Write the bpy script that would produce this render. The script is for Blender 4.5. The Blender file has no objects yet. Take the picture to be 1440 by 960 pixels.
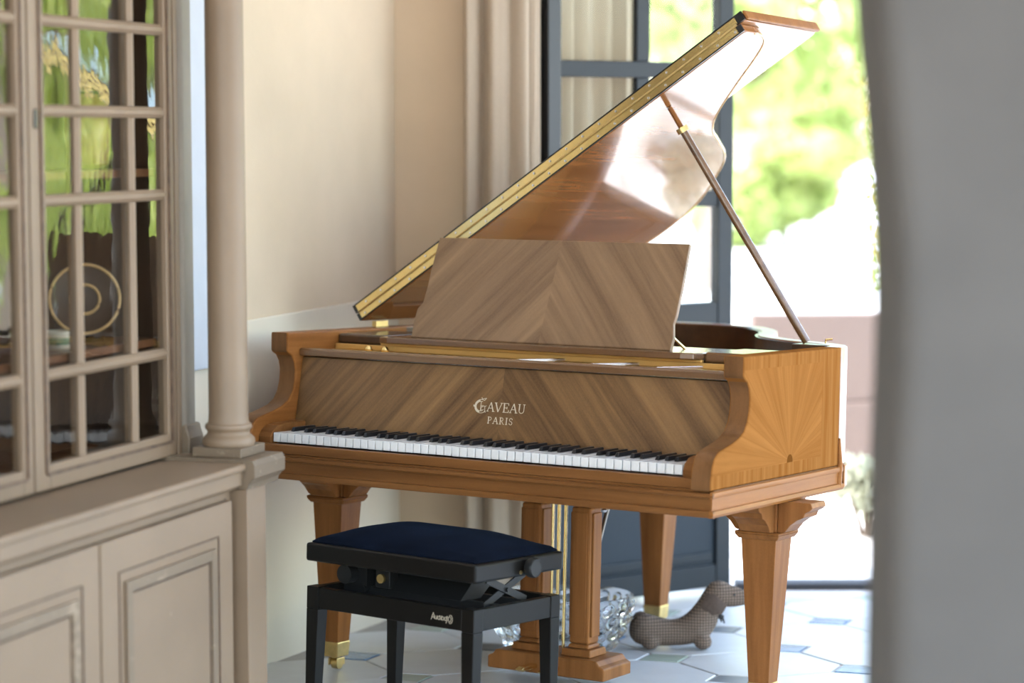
import bpy, bmesh, math, random
import numpy as np
from mathutils import Matrix, Vector, Euler
C = bpy.context.scene.collection
SC = bpy.context.scene
PI = math.pi
random.seed(7)

# ------------------------------------------------------------------ camera, sky, sun, exposure
CAM = Vector((0, 0, 1.48)); PITCH = .0877; ROLL = .0013; FPX = 3334.3
cd = bpy.data.cameras.new('camera'); cam = bpy.data.objects.new('camera', cd); C.objects.link(cam)
cd.sensor_width = 36; cd.lens = FPX * 36 / 1440; cd.clip_end = 300
_r = Vector((1, 0, 0)); _f = Vector((0, math.cos(PITCH), -math.sin(PITCH))); _d = Vector((0, -math.sin(PITCH), -math.cos(PITCH)))
r_ = math.cos(ROLL) * _r + math.sin(ROLL) * _d; d_ = -math.sin(ROLL) * _r + math.cos(ROLL) * _d
cam.matrix_world = Matrix(((r_.x, -d_.x, -_f.x, CAM.x), (r_.y, -d_.y, -_f.y, CAM.y), (r_.z, -d_.z, -_f.z, CAM.z), (0, 0, 0, 1)))
cd.dof.use_dof = True; cd.dof.focus_distance = 6.12; cd.dof.aperture_fstop = 1.75
SC.camera = cam

world = bpy.data.worlds.new('world'); SC.world = world; world.use_nodes = True
wn = world.node_tree; bg = wn.nodes['Background']
sky = wn.nodes.new('ShaderNodeTexSky'); sky.sky_type = 'NISHITA'; sky.sun_disc = False
sky.sun_elevation = math.radians(52); sky.sun_rotation = math.radians(255); sky.dust_density = 2.5; sky.air_density = 1.3; sky.ozone_density = 1.0
wn.links.new(sky.outputs['Color'], bg.inputs['Color']); bg.inputs['Strength'].default_value = 1.9
sl = bpy.data.lights.new('sun', 'SUN'); sl.energy = 6.0; sl.angle = math.radians(.6); sl.color = (1, .97, .93)
sun = bpy.data.objects.new('sun', sl); C.objects.link(sun)
sun.rotation_euler = Vector((.40, -.06, .91)).to_track_quat('Z', 'Y').to_euler()   # light comes from that side

SC.view_settings.view_transform = 'Standard'; SC.view_settings.look = 'None'
SC.view_settings.gamma = 1; SC.view_settings.use_curve_mapping = False
SC.view_settings.exposure = 0.07
SC.cycles.use_denoising = True
SC.cycles.max_bounces = 10; SC.cycles.diffuse_bounces = 5; SC.cycles.glossy_bounces = 5
SC.cycles.transmission_bounces = 10; SC.cycles.transparent_max_bounces = 16
SC.cycles.caustics_reflective = False; SC.cycles.caustics_refractive = False
SC.cycles.sample_clamp_indirect = 8

# ------------------------------------------------------------------ node helpers and materials
class N:
    def __init__(s, name):
        s.m = bpy.data.materials.new(name); s.m.use_nodes = True; s.t = s.m.node_tree
        s.b = s.t.nodes['Principled BSDF']; s.out = s.t.nodes['Material Output']
    def n(s, typ, **kw):
        nd = s.t.nodes.new('ShaderNode' + typ)
        for k, v in kw.items():
            if k in nd.inputs.keys(): s.put(nd.inputs[k], v)
            else: setattr(nd, k, v)
        return nd
    def put(s, sock, v):
        if hasattr(v, 'is_output'): s.t.links.new(v, sock)
        else: sock.default_value = v
    def math(s, op, a, b=0.0, c=None):
        nd = s.t.nodes.new('ShaderNodeMath'); nd.operation = op; s.put(nd.inputs[0], a); s.put(nd.inputs[1], b)
        if c is not None: s.put(nd.inputs[2], c)
        return nd.outputs[0]
    def xyz(s):
        tc = s.t.nodes.new('ShaderNodeTexCoord'); sp = s.t.nodes.new('ShaderNodeSeparateXYZ')
        s.t.links.new(tc.outputs['Object'], sp.inputs[0]); s.co = tc.outputs['Object']
        return sp.outputs
    def vec(s, x, y, z):
        nd = s.t.nodes.new('ShaderNodeCombineXYZ')
        for i, v in enumerate((x, y, z)): s.put(nd.inputs[i], v)
        return nd.outputs[0]
    def noise(s, vec, scale, detail=4.0, rough=.55):
        nd = s.n('TexNoise'); s.put(nd.inputs['Vector'], vec); nd.inputs['Scale'].default_value = scale
        nd.inputs['Detail'].default_value = detail; nd.inputs['Roughness'].default_value = rough
        return nd.outputs['Fac']
    def ramp(s, fac, stops):
        nd = s.t.nodes.new('ShaderNodeValToRGB'); e = nd.color_ramp.elements
        while len(e) > 1: e.remove(e[-1])
        e[0].position, e[0].color = stops[0][0], (*stops[0][1], 1)
        for p, c in stops[1:]: el = e.new(p); el.color = (*c, 1)
        s.put(nd.inputs[0], fac); return nd.outputs[0]
    def mix(s, fac, a, b, mode='MIX'):
        nd = s.t.nodes.new('ShaderNodeMix'); nd.data_type = 'RGBA'; nd.blend_type = mode
        s.put(nd.inputs[0], fac)
        for i, v in ((6, a), (7, b)): s.put(nd.inputs[i], (*v, 1) if isinstance(v, tuple) and len(v) == 3 else v)
        return nd.outputs[2]
    def bump(s, h, strength=.2, dist=.002):
        nd = s.n('Bump'); s.put(nd.inputs['Height'], h); nd.inputs['Strength'].default_value = strength; nd.inputs['Distance'].default_value = dist
        s.t.links.new(nd.outputs[0], s.b.inputs['Normal'])
    def set(s, **kw):
        for k, v in kw.items():
            if isinstance(v, tuple) and len(v) == 3: v = (*v, 1)
            s.put(s.b.inputs[k.replace('_', ' ')], v)
        return s

def plain(name, col, rough=.5, metal=0.0, noise=0.0, scale=30, **kw):
    m = N(name); m.set(Roughness=rough, Metallic=metal, **kw)
    if noise:
        m.xyz(); f = m.noise(m.co, scale)
        m.put(m.b.inputs['Base Color'], m.ramp(f, [(.3, tuple(c * (1 - noise) for c in col)), (.7, tuple(min(1, c * (1 + noise)) for c in col))]))
    else: m.set(Base_Color=col)
    return m.m

def wood(name, dark, light, mode='x', rough=.32, coat=.35, coat_rough=.12, fine=1.0, xc=.605, burst=(.394, -.015)):
    """Lacquered veneer: grain direction by object coordinates (x, y, z, chevron about xc, or a sunburst on the yz plane)."""
    m = N(name); X, Y, Z = m.xyz()
    if mode == 'x': v = m.vec(m.math('MULTIPLY', X, 2.2), m.math('MULTIPLY', Y, 45), m.math('MULTIPLY', Z, 45))
    elif mode == 'y': v = m.vec(m.math('MULTIPLY', X, 45), m.math('MULTIPLY', Y, 2.2), m.math('MULTIPLY', Z, 45))
    elif mode == 'z': v = m.vec(m.math('MULTIPLY', X, 45), m.math('MULTIPLY', Y, 45), m.math('MULTIPLY', Z, 2.2))
    elif mode == 'chev':
        a = m.math('ABSOLUTE', m.math('SUBTRACT', X, xc))
        ac = m.math('ADD', m.math('MULTIPLY', a, .74), m.math('MULTIPLY', Z, .67))
        al = m.math('SUBTRACT', m.math('MULTIPLY', Z, .74), m.math('MULTIPLY', a, .67))
        v = m.vec(m.math('MULTIPLY', ac, 38), m.math('MULTIPLY', al, 1.6), m.math('MULTIPLY', m.math('SIGN', m.math('SUBTRACT', X, xc)), 3.0))
    else:
        dy = m.math('SUBTRACT', Y, burst[0]); dz = m.math('SUBTRACT', Z, burst[1])
        ang = m.math('ARCTAN2', dz, dy); rad = m.math('SQRT', m.math('ADD', m.math('MULTIPLY', dy, dy), m.math('MULTIPLY', dz, dz)))
        v = m.vec(m.math('MULTIPLY', ang, 11), m.math('MULTIPLY', rad, 2.5), 0.0)
    f1 = m.noise(v, 1.0 * fine, 5, .6)
    f2 = m.noise(m.n('VectorMath', operation='MULTIPLY').outputs[0], 1) if False else m.noise(v, .28 * fine, 2, .5)
    f3 = m.noise(m.co, 260, 2, .5)
    f = m.math('ADD', m.math('MULTIPLY', f1, .55), m.math('ADD', m.math('MULTIPLY', f2, .5), m.math('MULTIPLY', f3, .12)))
    mid = tuple((a + b) / 2 for a, b in zip(dark, light))
    col = m.ramp(f, [(.38, dark), (.58, mid), (.80, light)])
    if mode == 'burst':
        wedge = m.math('MULTIPLY', m.math('FLOOR', m.math('MULTIPLY', ang, 22 / PI)), 1.37)
        wv = m.noise(m.vec(wedge, 3.1, 7.7), 3.3, 0)
        col = m.mix(m.math('MULTIPLY', m.math('SUBTRACT', wv, .3), .9), col, m.mix(.40, col, dark))
        seam = m.math('PINGPONG', m.math('MULTIPLY', ang, 22 / PI), .5)
        col = m.mix(m.math('MULTIPLY', m.math('LESS_THAN', seam, .05), .35), col, dark)
        core = m.math('LESS_THAN', rad, .017); col = m.mix(core, col, tuple(c * .62 for c in dark))
        # straight cross-banded border along the top, the bottom and the rear of the panel
        b1 = m.math('MAXIMUM', m.math('GREATER_THAN', Z, .226), m.math('LESS_THAN', Z, -.018)); b1 = m.math('MAXIMUM', b1, m.math('GREATER_THAN', Y, .585))
        bv = m.vec(m.math('MULTIPLY', X, 40), m.math('MULTIPLY', Y, 55), m.math('MULTIPLY', Z, 3))
        bcol = m.ramp(m.noise(bv, 1, 4), [(.35, tuple(c * 1.05 for c in dark)), (.7, tuple(c * .85 for c in light))])
        col = m.mix(b1, col, bcol)
    m.put(m.b.inputs['Base Color'], col)
    m.set(Roughness=rough, Coat_Weight=coat, Coat_Roughness=coat_rough)
    m.bump(f1, .06, .001)
    return m.m

HON_D, HON_L = (.155, .053, .013), (.31, .125, .035)
WAL_D, WAL_L = (.054, .024, .009), (.240, .129, .052)
M = {}
M['side'] = wood('honey_burst_veneer', (.178, .064, .014), (.305, .130, .036), 'burst', .45, 0.0)
M['side'].node_tree.nodes['Principled BSDF'].inputs['Specular IOR Level'].default_value = .0
M['case'] = wood('honey_case_wood', HON_D, HON_L, 'y')
M['slip'] = wood('honey_front_wood', (.105, .040, .012), (.23, .10, .034), 'x')
M['rim'] = M['case'].copy(); M['rim'].node_tree.nodes['Principled BSDF'].inputs['Coat Weight'].default_value = .15
for k_ in ('case', 'slip'): M[k_].node_tree.nodes['Principled BSDF'].inputs['Specular IOR Level'].default_value = .06; M[k_].node_tree.nodes['Principled BSDF'].inputs['Coat Weight'].default_value = .03
M['leg'] = wood('honey_leg_wood', (.14, .05, .015), (.29, .12, .038), 'z')
M['leg'].node_tree.nodes['Principled BSDF'].inputs['Specular IOR Level'].default_value = .05; M['leg'].node_tree.nodes['Principled BSDF'].inputs['Coat Weight'].default_value = .03
M['cheek_front'] = wood('walnut_cheek_wood', (.10, .044, .016), (.20, .095, .038), 'z')
M['cheek_front'].node_tree.nodes['Principled BSDF'].inputs['Specular IOR Level'].default_value = .12; M['cheek_front'].node_tree.nodes['Principled BSDF'].inputs['Coat Weight'].default_value = .06
M['fall'] = wood('walnut_chevron_veneer', WAL_D, WAL_L, 'chev', .42, .10, .15, fine=1.5)
M['fall'].node_tree.nodes['Principled BSDF'].inputs['Specular IOR Level'].default_value = .3
M['desk'] = wood('walnut_desk_veneer', (.095, .048, .022), (.26, .155, .082), 'chev', .42, .1, .2, fine=1.5, xc=.60)
M['rail'] = wood('walnut_rail_wood', (.075, .034, .014), (.19, .095, .042), 'x', .25, .5)
M['lid'] = wood('glossy_lid_wood', (.15, .055, .016), (.34, .14, .045), 'y', .14, 1.0, .03)
M['lid'].node_tree.nodes['Principled BSDF'].inputs['Coat IOR'].default_value = 1.25
M['lid'].node_tree.nodes['Principled BSDF'].inputs['Specular IOR Level'].default_value = .15
M['inner'] = wood('dark_inner_wood', (.035, .016, .008), (.085, .042, .02), 'y', .3, .3)
M['gold'] = plain('gold_plate_paint', (.62, .36, .11), .38, .35, .08, 12)
M['brass'] = plain('polished_brass', (.86, .66, .30), .22, 1.0, .06, 60)
M['brass_dull'] = plain('old_brass', (.62, .45, .19), .38, 1.0, .15, 40)
M['steel'] = plain('bright_steel', (.75, .75, .78), .18, 1.0)
M['black_edge'] = plain('black_lacquer_edge', (.012, .012, .013), .25)
M['white_key'] = plain('white_keytop', (.66, .66, .67), .22, 0, .02, 40)
M['black_key'] = plain('ebony_key', (.012, .012, .014), .28)
M['letter'] = plain('pale_inlay_letters', (.58, .50, .38), .45)
M['bench'] = plain('black_satin_lacquer', (.007, .006, .005), .34, 0, .1, 20)
M['bench'].node_tree.nodes['Principled BSDF'].inputs['Specular IOR Level'].default_value = .17
M['steelblack'] = plain('black_painted_steel', (.012, .012, .012), .4, 0, Specular_IOR_Level=.25)
mm = N('black_velvet'); mm.xyz(); f = mm.noise(mm.co, 7, 3); f2 = mm.noise(mm.co, 900, 2)
mm.put(mm.b.inputs['Base Color'], mm.ramp(f, [(.3, (.0025, .0035, .0065)), (.7, (.005, .008, .017))]))
mm.set(Roughness=.95, Sheen_Weight=.02, Specular_IOR_Level=.03, Sheen_Roughness=.4, Sheen_Tint=(.25, .45, .9)); mm.bump(f2, .3, .001); M['velvet'] = mm.m

def paint(name, base, worn, amount=.62, rough=.55):
    """Old cabinet paint with rubbed patches."""
    m = N(name); m.xyz(); f = m.noise(m.co, 9, 6, .65); g = m.noise(m.co, 55, 4, .6)
    s = m.math('ADD', m.math('MULTIPLY', f, .6), m.math('MULTIPLY', g, .4))
    c1 = m.ramp(m.noise(m.co, 3, 4), [(.3, tuple(c * .9 for c in base)), (.7, tuple(c * 1.08 for c in base))])
    m.put(m.b.inputs['Base Color'], m.mix(m.ramp(s, [(amount - .03, (0, 0, 0)), (amount + .03, (1, 1, 1))]), c1, worn))
    m.set(Roughness=rough); m.bump(s, .12, .002); return m.m
M['paint'] = paint('taupe_cabinet_paint', (.205, .137, .084), (.265, .195, .13), .68)
M['paint_line'] = plain('brown_rubbed_paint', (.11, .066, .04), .6, 0, .3, 40)
M['paint_band'] = paint('grey_moulding_paint', (.17, .118, .074), (.26, .19, .125), .58)
M['pilaster'] = plain('greyish_pilaster_paint', (.20, .165, .128), .55, 0, .08, 9)
M['paint_plinth'] = paint('brown_plinth_paint', (.15, .105, .066), (.26, .20, .14), .58)
M['paint_grey'] = plain('grey_painted_base', (.33, .31, .29), .5, 0, .1, 20)
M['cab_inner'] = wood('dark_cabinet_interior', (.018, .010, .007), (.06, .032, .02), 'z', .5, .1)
M['cab_shelf'] = wood('brown_cabinet_shelf', (.12, .045, .02), (.24, .10, .045), 'x', .35, .3)

def plaster(name, base, var=.07, sc=2.0):
    m = N(name); m.xyz(); f = m.noise(m.co, sc, 6, .6); g = m.noise(m.co, 45, 4)
    m.put(m.b.inputs['Base Color'], m.ramp(f, [(.3, tuple(c * (1 - var) for c in base)), (.7, tuple(min(1, c * (1 + var)) for c in base))]))
    m.set(Roughness=.85); m.bump(m.math('ADD', f, m.math('MULTIPLY', g, .25)), .25, .006); return m.m
M['wall'] = plaster('cream_lime_plaster', (.55, .442, .322))
M['dado'] = plaster('whitish_dado_plaster', (.60, .53, .43), .04)
M['wall_back'] = plaster('tan_lime_plaster', (.54, .41, .285))
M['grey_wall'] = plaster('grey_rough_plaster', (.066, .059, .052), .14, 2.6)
M['ceiling'] = plaster('white_ceiling_plaster', (.75, .72, .66))
M['pale'] = plain('bluish_lit_wall_plaster', (.44, .46, .51), .7, 0, .03, 12)  # wall plaster with bluish daylight put into its colour
M['grout'] = plain('grey_grout', (.42, .39, .36), .8, 0, .1, 40)
def stone(name, a, b, rough=.38):
    m = N(name); X, Y, Z = m.xyz(); oi = m.n('ObjectInfo')
    v = m.n('VectorMath', operation='ADD'); m.put(v.inputs[0], m.co); 
    off = m.vec(m.math('MULTIPLY', oi.outputs['Random'], 31.0), m.math('MULTIPLY', oi.outputs['Random'], 17.0), 0.0); m.put(v.inputs[1], off)
    f = m.noise(v.outputs[0], 6, 6, .62); k = m.math('ADD', m.math('MULTIPLY', f, .7), m.math('MULTIPLY', oi.outputs['Random'], .3))
    m.put(m.b.inputs['Base Color'], m.ramp(k, [(.3, a), (.7, b)])); m.set(Roughness=rough); m.bump(f, .1, .003); return m.m
M['tile'] = stone('pale_limestone_tile', (.55, .545, .54), (.66, .66, .66), .34)
M['tile_blue'] = plain('blue_glazed_inset', (.11, .20, .33), .25, 0, .3, 9)
M['tile_slate'] = plain('slate_inset', (.12, .125, .13), .35, 0, .2, 9)
M['tile_green'] = plain('grey_green_inset', (.34, .40, .33), .3, 0, .2, 9)
M['paver'] = stone('pale_terrace_paver', (.66, .62, .56), (.80, .77, .72), .7)
M['gravel'] = plain('pale_gravel', (.66, .65, .63), .9, 0, .12, 3)
M['frame'] = plain('slate_painted_metal', (.016, .019, .022), .42, 0, .06, 10, Specular_IOR_Level=.25)
M['frame_dark'] = plain('black_painted_metal', (.012, .013, .015), .4, .1)
M['panel'] = plain('slate_door_panel', (.017, .024, .032), .5, 0, .05, 6, Specular_IOR_Level=.25)

def pane_glass(name, wav=0.0, tint=(.96, .98, .97), boost=1.0, scale=9.0):
    """Thin clear pane: straight-through transparency under a Fresnel reflection, rippled when the glass is old."""
    m = N(name); tr = m.n('BsdfTransparent'); tr.inputs[0].default_value = (*tint, 1)
    gl = m.n('BsdfGlossy'); gl.inputs['Roughness'].default_value = .015
    fr = m.n('Fresnel'); fr.inputs['IOR'].default_value = 1.5 * boost
    mx = m.n('MixShader'); geo = m.n('NewGeometry'); ff = m.math('MULTIPLY', fr.outputs[0], m.math('SUBTRACT', 1.0, geo.outputs['Backfacing'])); m.t.links.new(ff, mx.inputs[0]); m.t.links.new(tr.outputs[0], mx.inputs[1]); m.t.links.new(gl.outputs[0], mx.inputs[2])
    m.t.links.new(mx.outputs[0], m.out.inputs['Surface'])
    if wav:
        X, Y, Z = m.xyz(); v = m.vec(m.math('MULTIPLY', X, 1.5), m.math('MULTIPLY', Y, 1.5), m.math('MULTIPLY', Z, .55))
        f = m.noise(v, scale, 2.5, .5); bp = m.n('Bump'); m.put(bp.inputs['Height'], f); bp.inputs['Strength'].default_value = wav; bp.inputs['Distance'].default_value = .01
        m.t.links.new(bp.outputs[0], gl.inputs['Normal'])
    return m.m
M['pane'] = pane_glass('clear_window_pane')
M['old_pane'] = pane_glass('rippled_old_pane', .12, (.86, .85, .82), 1.32, 9)
g = N('crystal_glass'); g.set(Base_Color=(.97, .985, 1), Roughness=.0, IOR=1.32, Transmission_Weight=1.0); M['crystal'] = g.m

def fabric(name, base, transl=.25, rough=.9):
    m = N(name); m.xyz(); f = m.noise(m.co, 350, 2)
    col = m.ramp(f, [(.3, tuple(c * .92 for c in base)), (.7, tuple(min(1, c * 1.06) for c in base))])
    m.put(m.b.inputs['Base Color'], col); m.set(Roughness=rough)
    t = m.n('BsdfTranslucent'); m.put(t.inputs[0], col); mx = m.n('MixShader'); mx.inputs[0].default_value = transl
    m.t.links.new(m.b.outputs[0], mx.inputs[1]); m.t.links.new(t.outputs[0], mx.inputs[2]); m.t.links.new(mx.outputs[0], m.out.inputs['Surface'])
    return m.m
M['curtain'] = fabric('beige_linen', (.52, .42, .32), .3)
def leafmat(name, a, b):
    m = N(name); oi = m.n('ObjectInfo'); m.xyz(); f = m.noise(m.co, 2.3, 3)
    col = m.ramp(f, [(.3, a), (.7, b)]); m.put(m.b.inputs['Base Color'], col); m.set(Roughness=.55)
    t = m.n('BsdfTranslucent'); m.put(t.inputs[0], col); mx = m.n('MixShader'); mx.inputs[0].default_value = .45
    m.t.links.new(m.b.outputs[0], mx.inputs[1]); m.t.links.new(t.outputs[0], mx.inputs[2]); m.t.links.new(mx.outputs[0], m.out.inputs['Surface'])
    return m.m
M['leaf_a'] = leafmat('bright_green_leaves', (.32, .41, .12), (.62, .69, .30))
M['leaf_b'] = leafmat('pale_green_leaves', (.46, .54, .22), (.76, .80, .46))
M['leaf_c'] = leafmat('yellow_green_leaves', (.50, .44, .10), (.72, .64, .22))
M['leaf_d'] = leafmat('silver_green_leaves', (.34, .36, .26), (.58, .58, .46))
M['leaf_e'] = leafmat('sunlit_yellow_green_leaves', (.50, .60, .13), (.80, .85, .34))
M['bark'] = plain('grey_bark', (.16, .12, .09), .9, 0, .3, 14)

def check_fabric():
    m = N('brown_check_cloth'); X, Y, Z = m.xyz()
    a = m.math('PINGPONG', m.math('MULTIPLY', X, 1.0), .0042); b = m.math('PINGPONG', m.math('MULTIPLY', Z, 1.0), .0042)
    la = m.math('LESS_THAN', a, .0014); lb = m.math('LESS_THAN', b, .0014)
    k = m.math('ADD', m.math('MULTIPLY', la, .5), m.math('MULTIPLY', lb, .5))
    m.put(m.b.inputs['Base Color'], m.ramp(k, [(0, (.19, .135, .10)), (.5, (.085, .057, .042)), (1, (.035, .024, .019))]))
    m.set(Roughness=.95); return m.m
M['check'] = check_fabric()
M['check_dark'] = plain('dark_brown_cloth', (.075, .05, .038), .95, 0, .2, 200)
M['charcoal'] = plain('charcoal_ribbon', (.03, .028, .03), .8)
wk = N('pinkish_wicker'); X, Y, Z = wk.xyz(); wv = wk.n('TexWave', bands_direction='Z'); wv.inputs['Scale'].default_value = 18; wv.inputs['Distortion'].default_value = 1.5
wk.put(wk.b.inputs['Base Color'], wk.ramp(wv.outputs['Fac'], [(.1, (.08, .055, .045)), (.7, (.17, .12, .10))])); wk.set(Roughness=.7); wk.bump(wv.outputs['Fac'], .5, .01); M['wicker'] = wk.m
M['cushion'] = plain('white_outdoor_cushion', (.82, .81, .79), .9)
M['china'] = plain('cream_china', (.74, .70, .60), .25)
M['china_green'] = plain('green_band_glaze', (.05, .16, .10), .25)
M['dark_plate'] = plain('dark_brown_lacquer', (.035, .024, .02), .35)
M['straw'] = plain('straw_coloured_ring', (.85, .58, .28), .6, 0, .15, 60)
M['orange'] = plain('amber_lamp_glaze', (.45, .24, .10), .3, 0, .1, 20)

# ------------------------------------------------------------------ mesh helpers
class MB:
    def __init__(s): s.b = bmesh.new()
    def _add(s, verts, faces):
        vs = [s.b.verts.new(v) for v in verts]
        for f in faces:
            try: s.b.faces.new([vs[i] for i in f])
            except ValueError: pass
        return vs
    def box(s, x0, x1, y0, y1, z0, z1, mat=None):
        v = [Vector((x, y, z)) for x in (x0, x1) for y in (y0, y1) for z in (z0, z1)]
        if mat is not None: v = [mat @ p for p in v]
        s._add(v, [(0, 1, 3, 2), (4, 6, 7, 5), (0, 4, 5, 1), (2, 3, 7, 6), (0, 2, 6, 4), (1, 5, 7, 3)]); return s
    def frustum(s, c0, w0, d0, z0, c1, w1, d1, z1):
        v = []
        for (cx, cy), w, d, z in ((c0, w0, d0, z0), (c1, w1, d1, z1)):
            v += [Vector((cx + sx * w / 2, cy + sy * d / 2, z)) for sx, sy in ((-1, -1), (1, -1), (1, 1), (-1, 1))]
        s._add(v, [(3, 2, 1, 0), (4, 5, 6, 7)] + [(i, (i + 1) % 4, 4 + (i + 1) % 4, 4 + i) for i in range(4)]); return s
    def prism(s, poly, axis, a0, a1, mat=None):
        """Extrude a 2D polygon; axis x: (y,z), axis y: (x,z), axis z: (x,y)."""
        def P(p, a): return {'x': Vector((a, p[0], p[1])), 'y': Vector((p[0], a, p[1])), 'z': Vector((p[0], p[1], a))}[axis]
        n = len(poly); v = [P(p, a0) for p in poly] + [P(p, a1) for p in poly]
        if mat is not None: v = [mat @ p for p in v]
        s._add(v, [tuple(range(n - 1, -1, -1)), tuple(range(n, 2 * n))] + [(i, (i + 1) % n, n + (i + 1) % n, n + i) for i in range(n)]); return s
    def wallstrip(s, outer, inner, z0, z1, closed=False):
        n = len(outer); v = []
        for o, i in zip(outer, inner): v += [Vector((*o, z0)), Vector((*o, z1)), Vector((*i, z1)), Vector((*i, z0))]
        f = []
        for k in range(n if closed else n - 1):
            a, b = 4 * k, 4 * ((k + 1) % n)
            for j in range(4): f.append((a + j, a + (j + 1) % 4, b + (j + 1) % 4, b + j))
        if not closed: f += [(0, 1, 2, 3), (4 * n - 1, 4 * n - 2, 4 * n - 3, 4 * n - 4)]
        s._add(v, f); return s
    def lathe(s, prof, seg=32, mat=None, cap=True):
        v = []; n = len(prof)
        for k in range(seg):
            a = 2 * PI * k / seg
            v += [Vector((r * math.cos(a), r * math.sin(a), z)) for r, z in prof]
        if mat is not None: v = [mat @ p for p in v]
        f = [(k * n + i, ((k + 1) % seg) * n + i, ((k + 1) % seg) * n + i + 1, k * n + i + 1) for k in range(seg) for i in range(n - 1)]
        if cap: f += [tuple(k * n for k in range(seg - 1, -1, -1)), tuple(k * n + n - 1 for k in range(seg))]
        s._add(v, f); return s
    def tube(s, path, r, seg=10):
        path = [Vector(p) for p in path]; n = len(path); v = []
        rs = r if isinstance(r, (list, tuple)) else [r] * n
        for i, p in enumerate(path):
            t = (path[min(i + 1, n - 1)] - path[max(i - 1, 0)]).normalized()
            up = Vector((0, 0, 1)) if abs(t.z) < .95 else Vector((0, 1, 0))
            a = t.cross(up).normalized(); b = t.cross(a)
            v += [p + (a * math.cos(2 * PI * k / seg) + b * math.sin(2 * PI * k / seg)) * rs[i] for k in range(seg)]
        f = [(i * seg + k, i * seg + (k + 1) % seg, (i + 1) * seg + (k + 1) % seg, (i + 1) * seg + k) for i in range(n - 1) for k in range(seg)]
        f += [tuple(range(seg - 1, -1, -1)), tuple((n - 1) * seg + k for k in range(seg))]
        s._add(v, f); return s
    def ball(s, c, r, sub=2, sc=(1, 1, 1)):
        bmesh.ops.create_icosphere(s.b, subdivisions=sub, radius=1, matrix=Matrix.Translation(c) @ Matrix.Diagonal((r * sc[0], r * sc[1], r * sc[2], 1))); return s
    def obj(s, name, mat, parent=None, bevel=0, smooth=False, seg=2, loc=None):
        bmesh.ops.recalc_face_normals(s.b, faces=s.b.faces)
        me = bpy.data.meshes.new(name); s.b.to_mesh(me); s.b.free()
        me.materials.append(M[mat] if isinstance(mat, str) else mat)
        if smooth: me.polygons.foreach_set('use_smooth', [True] * len(me.polygons))
        o = bpy.data.objects.new(name, me); C.objects.link(o)
        if parent is not None:
            o.parent = parent
            if 'off' in parent.keys() and parent.get('isroot'): o.location = -Vector(parent['off'])
        if loc is not None: o.location = loc
        if bevel:
            b = o.modifiers.new('bevel', 'BEVEL'); b.width = bevel; b.segments = seg; b.limit_method = 'ANGLE'; b.angle_limit = math.radians(35)
            b.harden_normals = False
        if smooth:
            me.set_sharp_from_angle(angle=math.radians(40))
        return o

def tag(o, label=None, cat=None, group=None, kind=None):
    for k, v in (('label', label), ('category', cat), ('group', group), ('kind', kind)):
        if v: o[k] = v
    return o
def thing(name, mat, off, label, cat, group=None, kind=None):
    """Empty at the base of a thing; its parts are modelled in the local frame whose point off sits at the Empty."""
    o = bpy.data.objects.new(name, None); C.objects.link(o); o.empty_display_size = .1
    o.matrix_world = mat @ Matrix.Translation(off); o['off'] = tuple(off); o['isroot'] = 1
    return tag(o, label, cat, group, kind)
def catmull(pts, n=6, closed=False):
    out = []; m = len(pts); P = [Vector(p) for p in pts]
    for i in range(m if closed else m - 1):
        p0, p1, p2, p3 = [P[(i + k) % m] if closed else P[min(max(i + k, 0), m - 1)] for k in (-1, 0, 1, 2)]
        for j in range(n):
            t = j / n; out.append(tuple(.5 * ((2 * p1) + (p2 - p0) * t + (2 * p0 - 5 * p1 + 4 * p2 - p3) * t * t + (3 * p1 - p0 - 3 * p2 + p3) * t ** 3)))
    if not closed: out.append(tuple(P[-1]))
    return out
def inset(poly, d):
    """Offset an open plan polyline to its left by d."""
    out = []; n = len(poly)
    for i in range(n):
        a = Vector(poly[max(i - 1, 0)]); b = Vector(poly[min(i + 1, n - 1)]); t = (b - a).normalized()
        out.append((poly[i][0] - t.y * d, poly[i][1] + t.x * d))
    return out
def strokes(mb, lines, mapf, w=.0012, th=.0006):
    """Flat ribbons along 2D polylines, placed by mapf(u, v, height)."""
    for ln in lines:
        for (x0, y0), (x1, y1) in zip(ln[:-1], ln[1:]):
            t = Vector((x1 - x0, y1 - y0)); L = t.length
            if L < 1e-6: continue
            t /= L; nx, ny = -t.y * w / 2, t.x * w / 2; ex, ey = t.x * w * .3, t.y * w * .3
            q = [(x0 - ex + nx, y0 - ey + ny), (x0 - ex - nx, y0 - ey - ny), (x1 + ex - nx, y1 + ey - ny), (x1 + ex + nx, y1 + ey + ny)]
            v = [mapf(*p, 0) for p in q] + [mapf(*p, th) for p in q]
            mb._add(v, [(0, 1, 2, 3), (7, 6, 5, 4), (0, 4, 5, 1), (1, 5, 6, 2), (2, 6, 7, 3), (3, 7, 4, 0)])
def rotZX(yaw, tilt, loc): return Matrix.Translation(loc) @ Matrix.Rotation(yaw, 4, 'Z') @ Matrix.Rotation(tilt, 4, 'X')

# ------------------------------------------------------------------ the setting
def struct(name, mb, mat, parent=None, **kw):
    o = mb.obj(name, mat, parent, **kw)
    if parent is None: o['kind'] = 'structure'
    return o
YAWC = math.radians(19.2)                      # cabinet and left wall run along this direction
CABM = Matrix(((math.cos(YAWC), math.sin(YAWC), 0, -.618), (-math.sin(YAWC), math.cos(YAWC), 0, 5.3), (0, 0, 1, 0), (0, 0, 0, 1)))
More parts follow.
